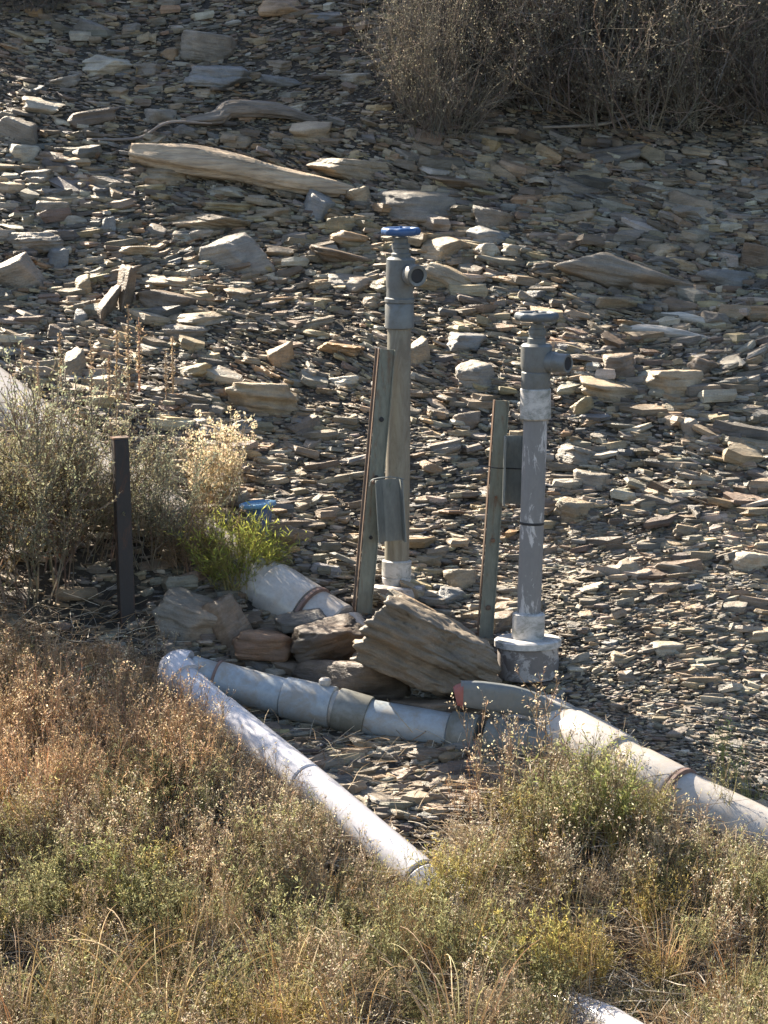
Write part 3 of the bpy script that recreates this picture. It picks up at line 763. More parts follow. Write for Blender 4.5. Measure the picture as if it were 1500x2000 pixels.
for i, L in ((3, .20), (8, .19), (2, .18)):
    d = mp[i + 1] - mp[i - 1]; d /= np.linalg.norm(d)
    ring(mp[i] - d * .02, d, RM * 1.10, L, 'coupling', M_WHITE)
    part('joint_and_shade_ring', sleeve(mp[i] + d * (L / 2 - .012), mp[i] + d * (L / 2 + .006), RM * 1.125, .003), M_JOINTSHADE, tm, tm)  # thin brown ring paints the shadow at the coupling edge
# the saddle where the thin pipe joins: two short stepped sleeves
d = mp[8] - mp[7]; d /= np.linalg.norm(d)
ring(on(mp[7], mp[8], .30), d, RM * 1.14, .26, 'tee_body', M_WHITE)
ring(on(mp[7], mp[8], -.12), d, RM * 1.06, .20, 'tee_body', M_WHITE)

# the thin pipe: shaded run, elbow, and the front run that dives into the weeds
RT = .072
def thin_pt(px, py, lift, below=36):
    g = ground(px, py + below); return g + np.array([0, -.3, .95]) * RT * lift
fp = [thin_pt(352, 1318, 1.2), thin_pt(436, 1392, .9), thin_pt(600, 1520, .8), thin_pt(820, 1698, .55), thin_pt(985, 1826, -1.9), thin_pt(1185, 1976, .15), thin_pt(1330, 2085, .8)]
Y0 = fp[0][1]
Yend = Y0 - .42
def sh_pt(px, py, t): return at(px, py, Y0 + .02 + (Yend - Y0) * t)
spx = [(352, 1308, 0.0), (372, 1312, 0.03), (424, 1327, .09), (556, 1362, .27), (652, 1382, .41), (720, 1402, .5), (880, 1430, .72), (1000, 1448, .88), (1090, 1458, 1.0)]
sp_ = [sh_pt(*q) for q in spx]
tt = thing('thin_pipe', 'thinner white pipe with couplings, turning at an elbow towards the front weeds', 'pipe', fp[0])
RS = .0735
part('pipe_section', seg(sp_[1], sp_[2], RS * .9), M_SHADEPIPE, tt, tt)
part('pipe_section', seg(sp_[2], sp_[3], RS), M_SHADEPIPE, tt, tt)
part('coupling', sleeve(on(sp_[2], sp_[3], -.02), on(sp_[2], sp_[3], .03), RS * 1.06, .004), M_JOINTSHADE, tt, tt)
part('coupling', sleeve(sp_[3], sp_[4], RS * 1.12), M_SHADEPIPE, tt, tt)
part('pipe_section', seg(on(sp_[4], sp_[5], -.2), on(sp_[4], sp_[5], .2), RS * .98), M_WHITE, tt, tt)
part('coupling', sleeve(on(sp_[4], sp_[5], .08), sp_[5], RS * 1.14), M_GREENISH, tt, tt)
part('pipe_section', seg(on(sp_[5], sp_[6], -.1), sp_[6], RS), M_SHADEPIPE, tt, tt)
part('coupling', sleeve(sp_[6], on(sp_[6], sp_[7], .45), RS * 1.13), M_GREENISH, tt, tt)
part('pipe_section', seg(on(sp_[7], sp_[8], -.2), sp_[8] + (sp_[8] - sp_[7]) * .9, RS), M_GREENISH, tt, tt)
# small vent knob on top of the shaded run
kn = on(sp_[4], sp_[5], -.25) + np.array([0, 0, RS])
part('vent_knob', lathe([(.010, -.02), (.016, 0), (.024, .012), (.024, .026), (.016, .034), (.003, .037)], kn, kn + [0, 0, 1], 24), M_WHITE, tt, tt)
# elbow
d0 = sp_[1] - sp_[2]; d0 /= np.linalg.norm(d0); d1 = fp[1] - fp[0]; d1 /= np.linalg.norm(d1)
E = sp_[0] + d0 * .045
def bez(a, b, c, n=12): return [a * (1 - t) ** 2 + 2 * b * t * (1 - t) + c * t * t for t in np.linspace(0, 1, n)]
epts = bez(sp_[1] + d0 * .01, E, E + d1 * .12)
part('elbow', sweep(epts, [RT * 1.12] + [RT * 1.14] * 10 + [RT * 1.12], 32), M_GLOSS, tt, tt)
fs = E + d1 * .10
part('pipe_section', seg(fs, fp[1], RT * .93), M_GLOSS, tt, tt)
for a, b in ((fp[1] - d1 * .02, fp[2]), (fp[2], fp[3]), (fp[3], fp[4]), (fp[4], fp[5]), (fp[5], fp[6])):
    part('pipe_section', seg(a, b, RT), M_GLOSS, tt, tt)

# ball valve with lever on the thin pipe
vc = sp_[7]
sd = sp_[8] - sp_[6]; sd /= np.linalg.norm(sd)
bv = part('ball_valve', lathe([(RS * 1.0, -.10), (RS * 1.12, -.095), (RS * 1.12, -.03), (RS * 1.26, -.015), (RS * 1.26, .07), (RS * 1.12, .085), (RS * 1.1, .14)], vc, vc + sd, 36), M_GREENISH, tt, tt)
stem0 = vc + np.array([-.04, 0, RS * .9]); stem1 = at(958, 1376, vc[1])
part('stem', lathe([(.030, 0), (.030, .03), (.020, .034), (.020, float(np.linalg.norm(stem1 - stem0)))], stem0, stem1, 24), M_VALVE, bv, tt)
YL = vc[1] - .01
hp = [at(*q, YL) for q in [(898, 1354), (940, 1358), (1000, 1366), (1045, 1377), (1085, 1389), (1150, 1396)]]
def bar(pts, W, Hs, depth):     # a rounded flat lever: cross-section ellipse-ish box along pts
    P = spline(pts, 6); n = 20; m = len(P)
    Hh = np.interp(np.linspace(0, 1, m), np.linspace(0, 1, len(Hs)), Hs)
    T = np.gradient(P, axis=0); T /= np.linalg.norm(T, axis=1)[:, None]
    th = np.arange(n) / n * 2 * math.pi
    ce, se = np.cos(th), np.sin(th); q = 5
    rr = (np.abs(ce) ** q + np.abs(se) ** q) ** (-1 / q)
    V = []
    for i in range(m):
        f = np.array([0, 1.0, 0]); u = np.cross(T[i], f); u /= np.linalg.norm(u)
        V.append(P[i] + (rr * ce)[:, None] * f * depth / 2 + (rr * se)[:, None] * u * Hh[i] / 2)
    k = np.arange(n); k2 = (k + 1) % n
    qd = np.concatenate([np.stack([i * n + k, i * n + k2, (i + 1) * n + k2, (i + 1) * n + k], -1) for i in range(m - 1)])
    return np.concatenate(V), [qd, k[::-1].reshape(1, -1).copy(), ((m - 1) * n + k).reshape(1, -1)], None
hd = part('lever', bar(hp, 0, [.098, .108, .106, .092, .06, .035], .05), M_LEVER, bv, tt, bevel=.004)
pv = at(1040, 1376, YL)
part('pivot_nut', lathe([(.020, -.02), (.021, .03), (.014, .034), (.014, .046), (.010, .048)], pv, pv + np.array([0, -1, 0]), 6), M_VALVE, bv, tt, smooth=False)
re_ = at(892, 1357, YL); rb = at(906, 1357, YL)
part('lever_end', bar([at(889, 1360, YL), at(898, 1358, YL), at(905, 1358, YL)], 0, [.072, .088, .110], .054), M_RED, bv, tt, bevel=.003)

# risers
def riser(label, base, spec, group='valve risers'):
    Yb = base[1]; t = thing('valve_riser', label, 'valve riser', base, group)
    def cyl(name, x0, y0, x1, y1, prof, mat, parent=None, rings=40):   # prof radii in photo px at fractions along (x0,y0)->(x1,y1)
        A, B = at(x0, y0, Yb), at(x1, y1, Yb); L = float(np.linalg.norm(B - A)); s = mpp(Yb)
        return part(name, lathe([(r * s, f * L) for r, f in prof], A, B, rings), mat, parent or t, t)
    return t, cyl

def handwheel(cyl_parent, root, c, r, mat, yaw=0):
    s = 1.0; n = 48
    P = []
    th = np.linspace(0, 2 * math.pi, 49)[:-1]
    parts = []
    # wavy rim
    rim = np.stack([c[0] + (r + .05 * r * np.cos(8 * th)) * np.cos(th), c[1] + (r + .05 * r * np.cos(8 * th)) * np.sin(th), c[2] + 0 * th], -1)
    m = 14; ph = np.arange(m) / m * 2 * math.pi
    rad = np.stack([np.cos(th), np.sin(th), 0 * th], -1)
    V = (rim[:, None, :] + (np.cos(ph)[None, :, None] * rad[:, None, :] * r * .20 + np.sin(ph)[None, :, None] * np.array([0, 0, 1.0]) * r * .25)).reshape(-1, 3)
    i = np.arange(48)[:, None]; j = np.arange(m)[None]
    q = np.stack([i * m + j, i * m + (j + 1) % m, ((i + 1) % 48) * m + (j + 1) % m, ((i + 1) % 48) * m + j], -1).reshape(-1, 4)
    parts.append((V, [q], None))
    for k in range(5):
        a = yaw + k / 5 * 6.283
        parts.append(sweep([c, c + np.array([math.cos(a) * r * .5, math.sin(a) * r * .5, -.004]), c + np.array([math.cos(a) * r, math.sin(a) * r, 0])], [r * .13, r * .11, r * .12], 8))
    parts.append(lathe([(r * .26, -r * .3), (r * .28, 0), (r * .22, r * .2), (r * .09, r * .22), (r * .09, r * .34)], c, c + np.array([0, 0, 1]), 20))
    return part('handwheel', merge(parts), mat, cyl_parent, root)

# left riser
bl = ground(778, 1142)
t, cyl = riser('tall grey tan valve riser with the blue handwheel, behind the big leaning slab', bl, None)
cyl('base_flange', 773, 1190, 774, 1140, [(52, 0), (54, .1), (54, .55), (58, .56), (58, .95), (55, 1)], M_BASE)
cyl('collar', 774, 1141, 775, 1093, [(29, 0), (29, .28), (27, .30), (27, .34), (29, .36), (29, .95), (25, 1)], M_COLLAR)
cyl('pipe_section', 775, 1095, 780, 640, [(24, 0), (24, .3), (23.5, .5), (23, .75), (23, 1)], M_RISER_TAN)
cyl('coupling', 780, 642, 780, 590, [(25, 0), (28, .04), (28, .88), (25, 1)], M_VALVE)
gv = cyl('gate_valve', 780, 592, 783, 502, [(26, 0), (29, .02), (29, .10), (26, .12), (25.5, .3), (27, .38), (28, .48), (28, .95), (22, 1)], M_VALVE)
cyl('bonnet', 783, 503, 783, 459, [(19, 0), (19, .18), (16, .22), (16, .42), (18, .44), (18, .60), (14, .64), (14, .84), (12, .845), (12, .87), (14, .875), (14, .9), (8, .91), (8, 1)], M_VALVE, gv)
s_ = mpp(bl[1])
oc = at(789, 533, bl[1]); od = np.array([.46, -.86, -.04]); od /= np.linalg.norm(od)
part('side_outlet', lathe([(.034, 0), (.034, .055), (.042, .06), (.044, .066), (.044, .112), (.041, .116), (.029, .114), (.027, .06)], oc, oc + od, 32), M_VALVE, gv, t)
part('outlet_shade_disc', lathe([(.0272, .1095), (.0265, .111)], oc, oc + od, 28), M_BLACK, gv, t)  # black disc paints the shade inside the open mouth
handwheel(gv, t, at(783, 452, bl[1]), 31 * s_, M_BLUE)

# right riser
br = ground(1034, 1318)
t, cyl = riser('shorter valve riser with peeling white paint and faded grey blue handwheel', br, None)
cyl('base_flange', 1032, 1322, 1031, 1262, [(59, 0), (60, .1), (60, 1)], M_BASE)
cyl('flange_lip', 1031, 1262, 1031, 1246, [(61, 0), (66, .1), (66, .8), (62, 1)], M_COLLAR)
cyl('collar', 1031, 1248, 1033, 1196, [(31, 0), (32, .06), (32, .94), (28, 1)], M_COLLAR)
cyl('pipe_section', 1033, 1197, 1046, 817, [(22.5, 0), (23.5, .1), (23.5, .35), (23.5, .6), (23.5, 1)], M_RISER_GREY)
cyl('joint_and_shade_ring', 1038.5, 1024, 1038.7, 1019, [(23.8, 0), (24.3, .3), (24.3, .7), (23.8, 1)], M_BLACK)
cyl('white_collar', 1046, 819, 1046, 757, [(27, 0), (30, .04), (30, .95), (27, 1)], M_COLLAR)
gv = cyl('gate_valve', 1046, 759, 1048, 671, [(28, 0), (28.5, .02), (28.5, .36), (27, .38), (29, .44), (30.5, .52), (30.5, .95), (26, 1)], M_VALVE)
cyl('bonnet', 1048, 672, 1050, 628, [(18, 0), (18, .25), (15.5, .28), (15.5, .42), (17, .44), (17, .66), (13, .68), (13, .88), (8, .9), (8, 1)], M_VALVE, gv)
s_ = mpp(br[1])
oc = at(1056, 705, br[1]); od = np.array([.83, -.55, -.03]); od /= np.linalg.norm(od)
part('side_outlet', lathe([(.042, 0), (.042, .065), (.037, .07), (.038, .122), (.035, .125), (.027, .124), (.026, .07)], oc, oc + od, 32), M_VALVE, gv, t)
part('outlet_shade_disc', lathe([(.0272, .1195), (.0265, .121)], oc, oc + od, 28), M_BLACK, gv, t)  # black disc in place of the outlet's inner shade
handwheel(gv, t, at(1048, 618, br[1]), 35 * s_, M_BLUEGREY, .3)

# steel posts
def post(name, label, top, bot, Yb, wpx, xdir, mat_face, group, ew=.012):
    A, B = at(*bot, Yb), at(*top, Yb + .03)
    t = thing(name, label, 'post', A, group)
    w = wpx * mpp(Yb); k = .004; f = w * .42
    web = [(-w * .30, 0), (w * .70, 0), (w * .70, -f * .45), (w * .70 - k, -f * .45), (w * .70 - k, -k), (-w * .30, -k)]
    low = A + (A - B) / np.linalg.norm(A - B) * .12
    part('face', extrude(web, low, B, xdir), mat_face, t, t, smooth=False)
    fl = [(-w * .302, .001), (-w * .302, -.030), (-w * .302 + k, -.030), (-w * .302 + k, -k - .0005)]
    u = np.asarray(xdir, float)
    side = [(-w * .30 - .0005, .0005), (-w * .30 - .0005, .024), (-w * .30 - ew, .030), (-w * .30 - ew, .026), (-w * .30 - .0045, .021), (-w * .30 - .0045, .0005)]
    part('edge', extrude(side, low, B, xdir), M_RUSTSTEEL, t, t, smooth=False)
    return t, A, B

pl = ground(702, 1205)
tl, A, B = post('steel_post', 'rusty angled steel post with bolt holes tied to the left riser', (751, 682), (704, 1206), pl[1], 30, (1, .25, 0), M_GALV, 'steel support posts')
ax = (B - A) / np.linalg.norm(B - A); nrm = np.cross(np.array([1, .25, 0]) / 1.031, ax); nrm /= np.linalg.norm(nrm)
if nrm[1] > 0: nrm = -nrm
def dot_(root, P, n, r, name='bolt_hole_disc', mat=M_BLACK):
    part(name, lathe([(r, 0), (r * .9, .0035)], P, P + n, 16), mat, root, root)  # flat disc; the black ones paint the shade inside a hole
for f, r in ((.74, .010), (.30, .008), (.525, .009)):
    dot_(tl, A + (B - A) * f + np.array([.012, 0, 0]) + nrm * .0048, nrm, r)
# bracket: bent sheet channel between the post and the riser
yb = pl[1] - .03
c0, c1 = at(764, 1058, yb), at(757, 937, yb)
w = 50 * mpp(yb)
prof = [(-w * .55, .05), (-w * .5, .0), (-w * .18, -.022), (w * .5, -.022), (w * .55, .05), (w * .55 - .004, .05), (w * .5 - .004, -.018), (-w * .18, -.018), (-w * .5 + .004, .004), (-w * .55 + .004, .05)]
part('bracket', extrude([(x, -y) for x, y in prof], c0, c1, (1, .12, 0)), M_PLATE, tl, tl, smooth=False)
dot_(tl, at(730, 942, yb - .035), np.array([0, -1, 0]), .008, 'bolt', M_RUSTSTEEL)
part('strap', sweep(spline([at(722, 950, yb - .02), at(728, 937, yb - .03), at(760, 932, yb - .03), at(790, 936, yb)], 5), .003, 8), M_PLATE, tl, tl)

pr_ = ground(942, 1250)
trp, A, B = post('steel_post', 'green grey steel post with a rusty foot tied to the right riser', (976, 782), (943, 1252), pr_[1], 27, (1, .10, 0), M_GALV, 'steel support posts', .006)
for f, r in ((.42, .009), (.14, .011), (.60, .006)):
    dot_(trp, A + (B - A) * f + np.array([.012, 0, 0]) + np.array([0, -.0052, 0]), np.array([0, -1, 0]), r, 'bolt_hole_disc', M_RUSTSTEEL)
yb = pr_[1] - .05
c0, c1 = at(1000, 984, yb), at(1003, 851, yb)
w = 38 * mpp(yb)
prof = [(-w / 2, .07), (-w / 2, 0), (w / 2, 0), (w / 2, .07), (w / 2 - .004, .07), (w / 2 - .004, .004), (-w / 2 + .004, .004), (-w / 2 + .004, .07)]
part('bracket', extrude([(x, -y) for x, y in prof], c0, c1, (1, .06, 0)), M_PLATE, trp, trp, smooth=False)
part('tie_wire', sweep(spline([at(950, 910, yb + .01), at(968, 914, yb - .03), at(1000, 915, yb - .012), at(1040, 917, yb - .055), at(1066, 916, yb)], 5), .0022, 8), M_DARK, trp, trp)

# dark post on the left
pd = ground(248, 1232)
A, B = at(249, 1245, pd[1]), at(234, 856, pd[1])
td = thing('dark_post', 'dark rusted square steel post standing in the sagebrush on the left', 'post', A)
w = 30 * mpp(pd[1]); h_ = w / 2
sq = [(-h_, -h_), (h_, -h_), (h_, h_), (-h_, h_)]
part('tube', extrude(sq, A + (A - B) * .2, B, (1, .28, 0)), M_DARK, td, td, smooth=False, bevel=.006)
part('cap', extrude([(x * 1.10, y * 1.10) for x, y in sq], B, B + (B - A) / np.linalg.norm(B - A) * .006, (1, .28, 0)), M_RUSTSTEEL, td, td, smooth=False)
n_ = np.array([-.27, -.96, 0]) * -1; n_ = np.array([.27, -.96, 0]); 
dot_(td, A + (B - A) * .63 + n_ * (h_ + .0005), n_, .007)

# blue cap behind the grass
bb = ground(506, 1045)
tb = thing('blue_valve_cap', 'bright blue flared cap on a stub behind the green tuft', 'valve cap', bb)
A, B = at(510, 1050, bb[1]), at(503, 982, bb[1]); L = float(np.linalg.norm(B - A)); s_ = mpp(bb[1])
part('stub', lathe([(19 * s_, -.05), (20 * s_, 0), (20 * s_, L * .3), (25 * s_, L * .62), (27 * s_, L * .86)], A, B, 36), M_BLUE, tb, tb)
part('rim', lathe([(27 * s_, L * .84), (36 * s_, L * .9), (37 * s_, L * .95), (36 * s_, L), (30 * s_, L * 1.02), (28 * s_, L * .97)], A, B, 40), M_LIGHTBLUE, tb, tb)

# ------------------------------------------------------------------ plants
def tubes(P, rad, sides=3):     # P (N,K,3), rad (N,K)
    N, K, _ = P.shape
    T = np.gradient(P, axis=1); T /= np.linalg.norm(T, axis=2, keepdims=True) + 1e-9
    h = np.where(np.abs(T[..., 2:3]) < .9, np.array([0, 0, 1.0]), np.array([1.0, 0, 0]))
    u = np.cross(h, T); u /= np.linalg.norm(u, axis=2, keepdims=True) + 1e-9; v = np.cross(T, u)
    th = np.arange(sides) / sides * 2 * math.pi
    V = P[:, :, None, :] + rad[:, :, None, None] * (np.cos(th)[None, None, :, None] * u[:, :, None, :] + np.sin(th)[None, None, :, None] * v[:, :, None, :])
    idx = np.arange(N * K * sides).reshape(N, K, sides)
    a = idx[:, :-1]; b = idx[:, 1:]
    q = np.stack([a, np.roll(a, -1, 2), np.roll(b, -1, 2), b], -1).reshape(-1, 4)
    return V.reshape(-1, 3), q

def leaves(C, Dr, ln, wd, g):   # diamonds: C (N,3) base, Dr (N,3) direction
    N = len(C)
    Dr = Dr / (np.linalg.norm(Dr, axis=1, keepdims=True) + 1e-9)
    s = np.cross(Dr, g.normal(0, 1, (N, 3))); s /= np.linalg.norm(s, axis=1, keepdims=True) + 1e-9
    ln = ln[:, None]; wd = wd[:, None]
    m = C + Dr * ln * .45
    V = np.stack([C, m + s * wd * .5, C + Dr * ln, m - s * wd * .5], 1).reshape(-1, 3)
    return V, np.arange(N * 4).reshape(N, 4)

def stems(g, base, dr, L, K, wob, droop=0.0, up=0.0):
    N = len(base); P = np.zeros((N, K, 3)); P[:, 0] = base
    d = dr / np.linalg.norm(dr, axis=1, keepdims=True)
    st = (L / (K - 1))[:, None]
    for k in range(1, K):
        P[:, k] = P[:, k - 1] + d * st
        d = d + g.normal(0, wob, (N, 3)) + np.array([0, 0, up - droop * k / K]); d /= np.linalg.norm(d, axis=1, keepdims=True)
    return P

def pick(g, P, n, lo=.25, hi=1.0):
    i = g.integers(0, len(P), n); t = g.uniform(lo, hi, n) * (P.shape[1] - 1)
    k = np.minimum(t.astype(int), P.shape[1] - 2); f = (t - k)[:, None]
    return P[i, k] * (1 - f) + P[i, k + 1] * f, P[i, k + 1] - P[i, k], i

def jit(g, c, n, a=.18): return np.asarray(c)[None] * g.uniform(1 - a, 1 + a, (n, 1)) * g.normal(1, .05, (n, 3))

def plant(seed, n0, H, spread, base_r, wob=.10, br=60, br_len=.4, br_ang=.6, br2=0, br2_len=.4, leaf=0, leaf_l=.02, leaf_w=.006, r0=.0022,
          c_stem=(.20, .13, .075), c_leaf=(.2, .2, .08), c_tip=None, leaf_lo=.2, droop=0., up=.05, heads=0, head_l=.008, c_head=(.35, .27, .16), K=7, head_w=None, br_lo=.25):
    """returns stem geometry and leaf geometry of one plant of height about H"""
    g = np.random.default_rng(seed)
    a = g.uniform(0, 6.283, n0); rr = base_r * np.sqrt(g.uniform(0, 1, n0))
    b = np.stack([np.cos(a) * rr, np.sin(a) * rr, np.full(n0, -.02)], -1)
    an = g.uniform(0, 6.283, n0); sp_r = np.abs(g.normal(0, spread, n0))
    d = np.stack([np.cos(an) * sp_r + b[:, 0] / (base_r + .01) * spread * .5, np.sin(an) * sp_r + b[:, 1] / (base_r + .01) * spread * .5, np.ones(n0)], -1)
    L = H * g.uniform(.6, 1.08, n0)
    P0 = stems(g, b, d, L, K, wob, droop, up)
    allP = [(P0, r0, 1.0)]
    tip = [P0]
    if br:
        c, dd, i = pick(g, P0, br, br_lo, .95)
        dd = dd / np.linalg.norm(dd, axis=1, keepdims=True) + g.normal(0, br_ang, (br, 3))
        P1 = stems(g, c, dd, L[i] * br_len * g.uniform(.4, 1, br), 5, wob, droop, up * 1.5); allP.append((P1, r0 * .6, 1)); tip.append(P1)
        if br2:
            c, dd, i = pick(g, P1, br2, .2, .95)
            dd = dd / np.linalg.norm(dd, axis=1, keepdims=True) + g.normal(0, br_ang * 1.1, (br2, 3))
            P2 = stems(g, c, dd, H * br_len * br2_len * g.uniform(.3, 1, br2), 4, wob, droop, up); allP.append((P2, r0 * .38, 1)); tip.append(P2)
    sg = []
    for P, r, _ in allP:
        N, Kk, _3 = P.shape
        rad = np.linspace(1, .35, Kk)[None] * r * g.uniform(.75, 1.25, (N, 1))
        V, q = tubes(P, rad)
        sg.append((V, [q], np.repeat(jit(g, c_stem, N, .3), Kk * 3, axis=0)))
    S = merge(sg)
    lg = []
    if leaf:
        per = max(1, leaf // len(tip))
        for T_ in tip:
            c, dd, _ = pick(g, T_, per, leaf_lo, 1.0)
            dd = dd / (np.linalg.norm(dd, axis=1, keepdims=True) + 1e-9) + g.normal(0, .7, (per, 3))
            V, q = leaves(c, dd, leaf_l * g.uniform(.5, 1.3, per), leaf_w * g.uniform(.6, 1.3, per), g)
            cc = jit(g, c_leaf, per, .3)
            if c_tip is not None:
                w = np.clip(c[:, 2:3] / H, 0, 1) ** 2; cc = cc * (1 - w) + jit(g, c_tip, per, .3) * w
            lg.append((V, [q], np.repeat(cc, 4, axis=0)))
    if heads:
        T_ = tip[-1]
        i = g.integers(0, len(T_), heads); c = T_[i, -1] + g.normal(0, head_l * .7, (heads, 3))
        V, q = leaves(c, g.normal(0, 1, (heads, 3)) + [0, 0, .5], head_l * g.uniform(.5, 1.4, heads), (head_w or head_l * .7) * g.uniform(.6, 1.3, heads), g)
        lg.append((V, [q], np.repeat(jit(g, c_head, heads, .3), 4, axis=0)))
    return S, (merge(lg) if lg else None)

def grass(seed, n, H, base_r, spread, c, droop=.16, r0=.0016, K=10):
    g = np.random.default_rng(seed)
    a = g.uniform(0, 6.283, n); rr = base_r * np.sqrt(g.uniform(0, 1, n))
    b = np.stack([np.cos(a) * rr, np.sin(a) * rr, np.full(n, -.02)], -1)
    d = np.stack([np.cos(a) * spread * g.uniform(.2, 1.3, n), np.sin(a) * spread * g.uniform(.2, 1.3, n), np.ones(n)], -1)
    P = stems(g, b, d, H * g.uniform(.45, 1.15, n), K, .035, droop, 0)
    rad = np.linspace(1, .2, K)[None] * r0 * g.uniform(.6, 1.3, (n, 1))
    V, q = tubes(P, rad)
    return (V, [q], np.repeat(jit(g, c, n, .3), K * 3, axis=0))

class Kind:
    def __init__(s, name, S, Lf, pn=('stem', 'foliage')):
        s.name, s.pn = name, pn
        s.S = S; s.L = Lf; s.me = None
    def meshes(s):
        if s.me is None:
            s.me = [mesh_np(s.pn[0], *s.S[:2], s.S[2], False)]
            if s.L is not None: s.me.append(mesh_np(s.pn[1], *s.L[:2], s.L[2], False))
            for m in s.me: m.materials.append(M_PLANT)
        return s.me
    def one(s):                 # (V, [polys], col) with both pieces
        return s.S if s.L is None else merge([s.S, s.L])
    def put(s, loc, label, cat, group=None, scale=1.0, rz=0.0, tint=(1, 1, 1), lean=(0, 0)):
        t = thing(s.name, label, cat, loc, group)
        t.rotation_euler = (R(lean[0]), R(lean[1]), rz); t.scale = (scale,) * 3 if isinstance(scale, (int, float)) else scale
        for n_, m in zip(s.pn, s.meshes()):
            o_ = bpy.data.objects.new(n_, m); COL.objects.link(o_); o_.parent = t; o_.color = (*tint, 1)
        return t

BRN_S = (.22, .135, .07); STRAW = (.46, .35, .20); GRN = (.17, .20, .045); OLV = (.24, .24, .07); SAGE = (.25, .28, .19); DGR = (.12, .16, .04)
# kinds --------------------------------------------------------------
sage = [Kind('sagebrush', *plant(900 + i, 34, .85, .50, .16, .13, br=330, br_len=.42, br_ang=.55, br2=1500, br2_len=.34, leaf=9500, leaf_l=.019, leaf_w=.0075, r0=.0042,
        c_stem=(.26, .215, .165), c_leaf=(.20, .19, .115), c_tip=(.31, .32, .22), leaf_lo=.35, heads=900, head_l=.009, c_head=(.36, .27, .14))) for i in range(2)]
bush = [Kind('dry_bush', *plant(920 + i, 90, 1.1, .70, .36, .17, br_lo=.03, br=1500, br_len=.40, br_ang=.5, br2=4600, br2_len=.36, leaf=7500, leaf_l=.018, leaf_w=.005, r0=.0032,
        c_stem=(.23, .21, .185), c_leaf=(.25, .235, .19), leaf_lo=.4, heads=3600, head_l=.011, c_head=(.38, .345, .27))) for i in range(3)]
pale = Kind('pale_grass_tuft', *plant(940, 110, .40, .22, .12, .05, br=240, br_len=.35, br_ang=.4, r0=.0018, leaf=500, leaf_l=.03, leaf_w=.004, c_stem=(.42, .34, .21), c_leaf=(.45, .36, .22),
        heads=3400, head_l=.014, c_head=(.62, .52, .35)))
green_tuft = Kind('green_tuft', *plant(950, 150, .26, .62, .10, .08, br=700, br_len=.6, br_ang=.45, r0=.0018, leaf=3400, leaf_l=.032, leaf_w=.0042, c_stem=(.22, .19, .08), c_leaf=(.18, .20, .05), c_tip=(.40, .42, .09)))
stalk = [Kind('seed_stalk', *plant(960 + i, 1, .52, .06, .002, .02, br=34, br_len=.045, br_ang=.9, r0=.0070, c_stem=(.38, .30, .21), leaf=60, leaf_l=.02, leaf_w=.007, c_leaf=(.26, .19, .12), heads=190, head_l=.010, c_head=(.40, .32, .22), K=9, up=.12, leaf_lo=.1)) for i in range(3)]
brown = [Kind('dry_weed', *plant(970 + i, 17, .34, .22, .13, .06, br=70, br_len=.42, br_ang=.40, br2=170, br2_len=.35, r0=.0019, c_stem=(.44, .355, .24), leaf=300, leaf_l=.020, leaf_w=.0042, c_leaf=(.38, .295, .20), heads=230, head_l=.0085, c_head=(.37, .285, .17))) for i in range(5)]
greenw = [Kind('green_weed', *plant(980 + i, 22, .32, .24, .14, .06, br=110, br_len=.45, br_ang=.38, br2=120, br2_len=.4, r0=.0017, c_stem=(.23, .20, .08), leaf=1150, leaf_l=.022, leaf_w=.0048, c_leaf=(.19, .19, .09), c_tip=(.30, .29, .15), heads=200, head_l=.008, c_head=(.42, .36, .16))) for i in range(4)]
tall = [Kind('tall_dry_weed', *plant(990 + i, 8, .46, .16, .07, .05, br=40, br_len=.32, br_ang=.38, br2=80, br2_len=.4, r0=.0026, c_stem=(.33, .25, .17), leaf=150, leaf_l=.02, leaf_w=.005, c_leaf=(.30, .22, .13), heads=240, head_l=.011, c_head=(.50, .43, .31))) for i in range(3)]
straws = [Kind('grass_tuft', grass(1000 + i, 60, .42, .12, .34, (.52, .41, .25), .15), None, ('blades',)) for i in range(3)]
arch = [Kind('arching_grass', grass(1010 + i, 22, .52, .05, .45, (.52, .42, .25), .30, .0042, 14), None, ('blades',)) for i in range(2)]

def foot(px, py): return ground(px, py)

# sagebrush and the tufts on the left
sage[0].put(foot(70, 1165), 'large grey green sagebrush left of the dark post', 'shrub', 'sagebrush on the left', 1.0, .4)
sage[1].put(foot(-60, 1150), 'sagebrush cut off by the left edge of the view', 'shrub', 'sagebrush on the left', .95, 1.9, (1.0, .95, .8))
sage[1].put(foot(295, 1105), 'grey green sagebrush right behind the dark post', 'shrub', 'sagebrush on the left', .58, 4.0, (1, 1.05, 1.08))
sage[0].put(foot(370, 1135), 'small brownish dead sagebrush between the dark post and the green tuft', 'shrub', 'sagebrush on the left', .38, 5.0, (1.1, .9, .78))
sage[0].put(foot(170, 1090), 'middle sagebrush between the left one and the dark post', 'shrub', 'sagebrush on the left', .72, 2.6, (1.05, 1, .95))
pale.put(foot(425, 995), 'pale cream dry tuft full of seed heads below the layered boulder', 'dry tuft', None, (.8, .8, .92), .3)
green_tuft.put(foot(460, 1140), 'yellow green spiky tuft in front of the blue cap', 'grass tuft', 'green tufts by the pipe', 1.05, .9, (1.2, 1.2, 1.1))
green_tuft.put(foot(515, 1125), 'small bright green tuft touching the white pipe end', 'grass tuft', 'green tufts by the pipe', .52, 2.2, (1.15, 1.15, .9))
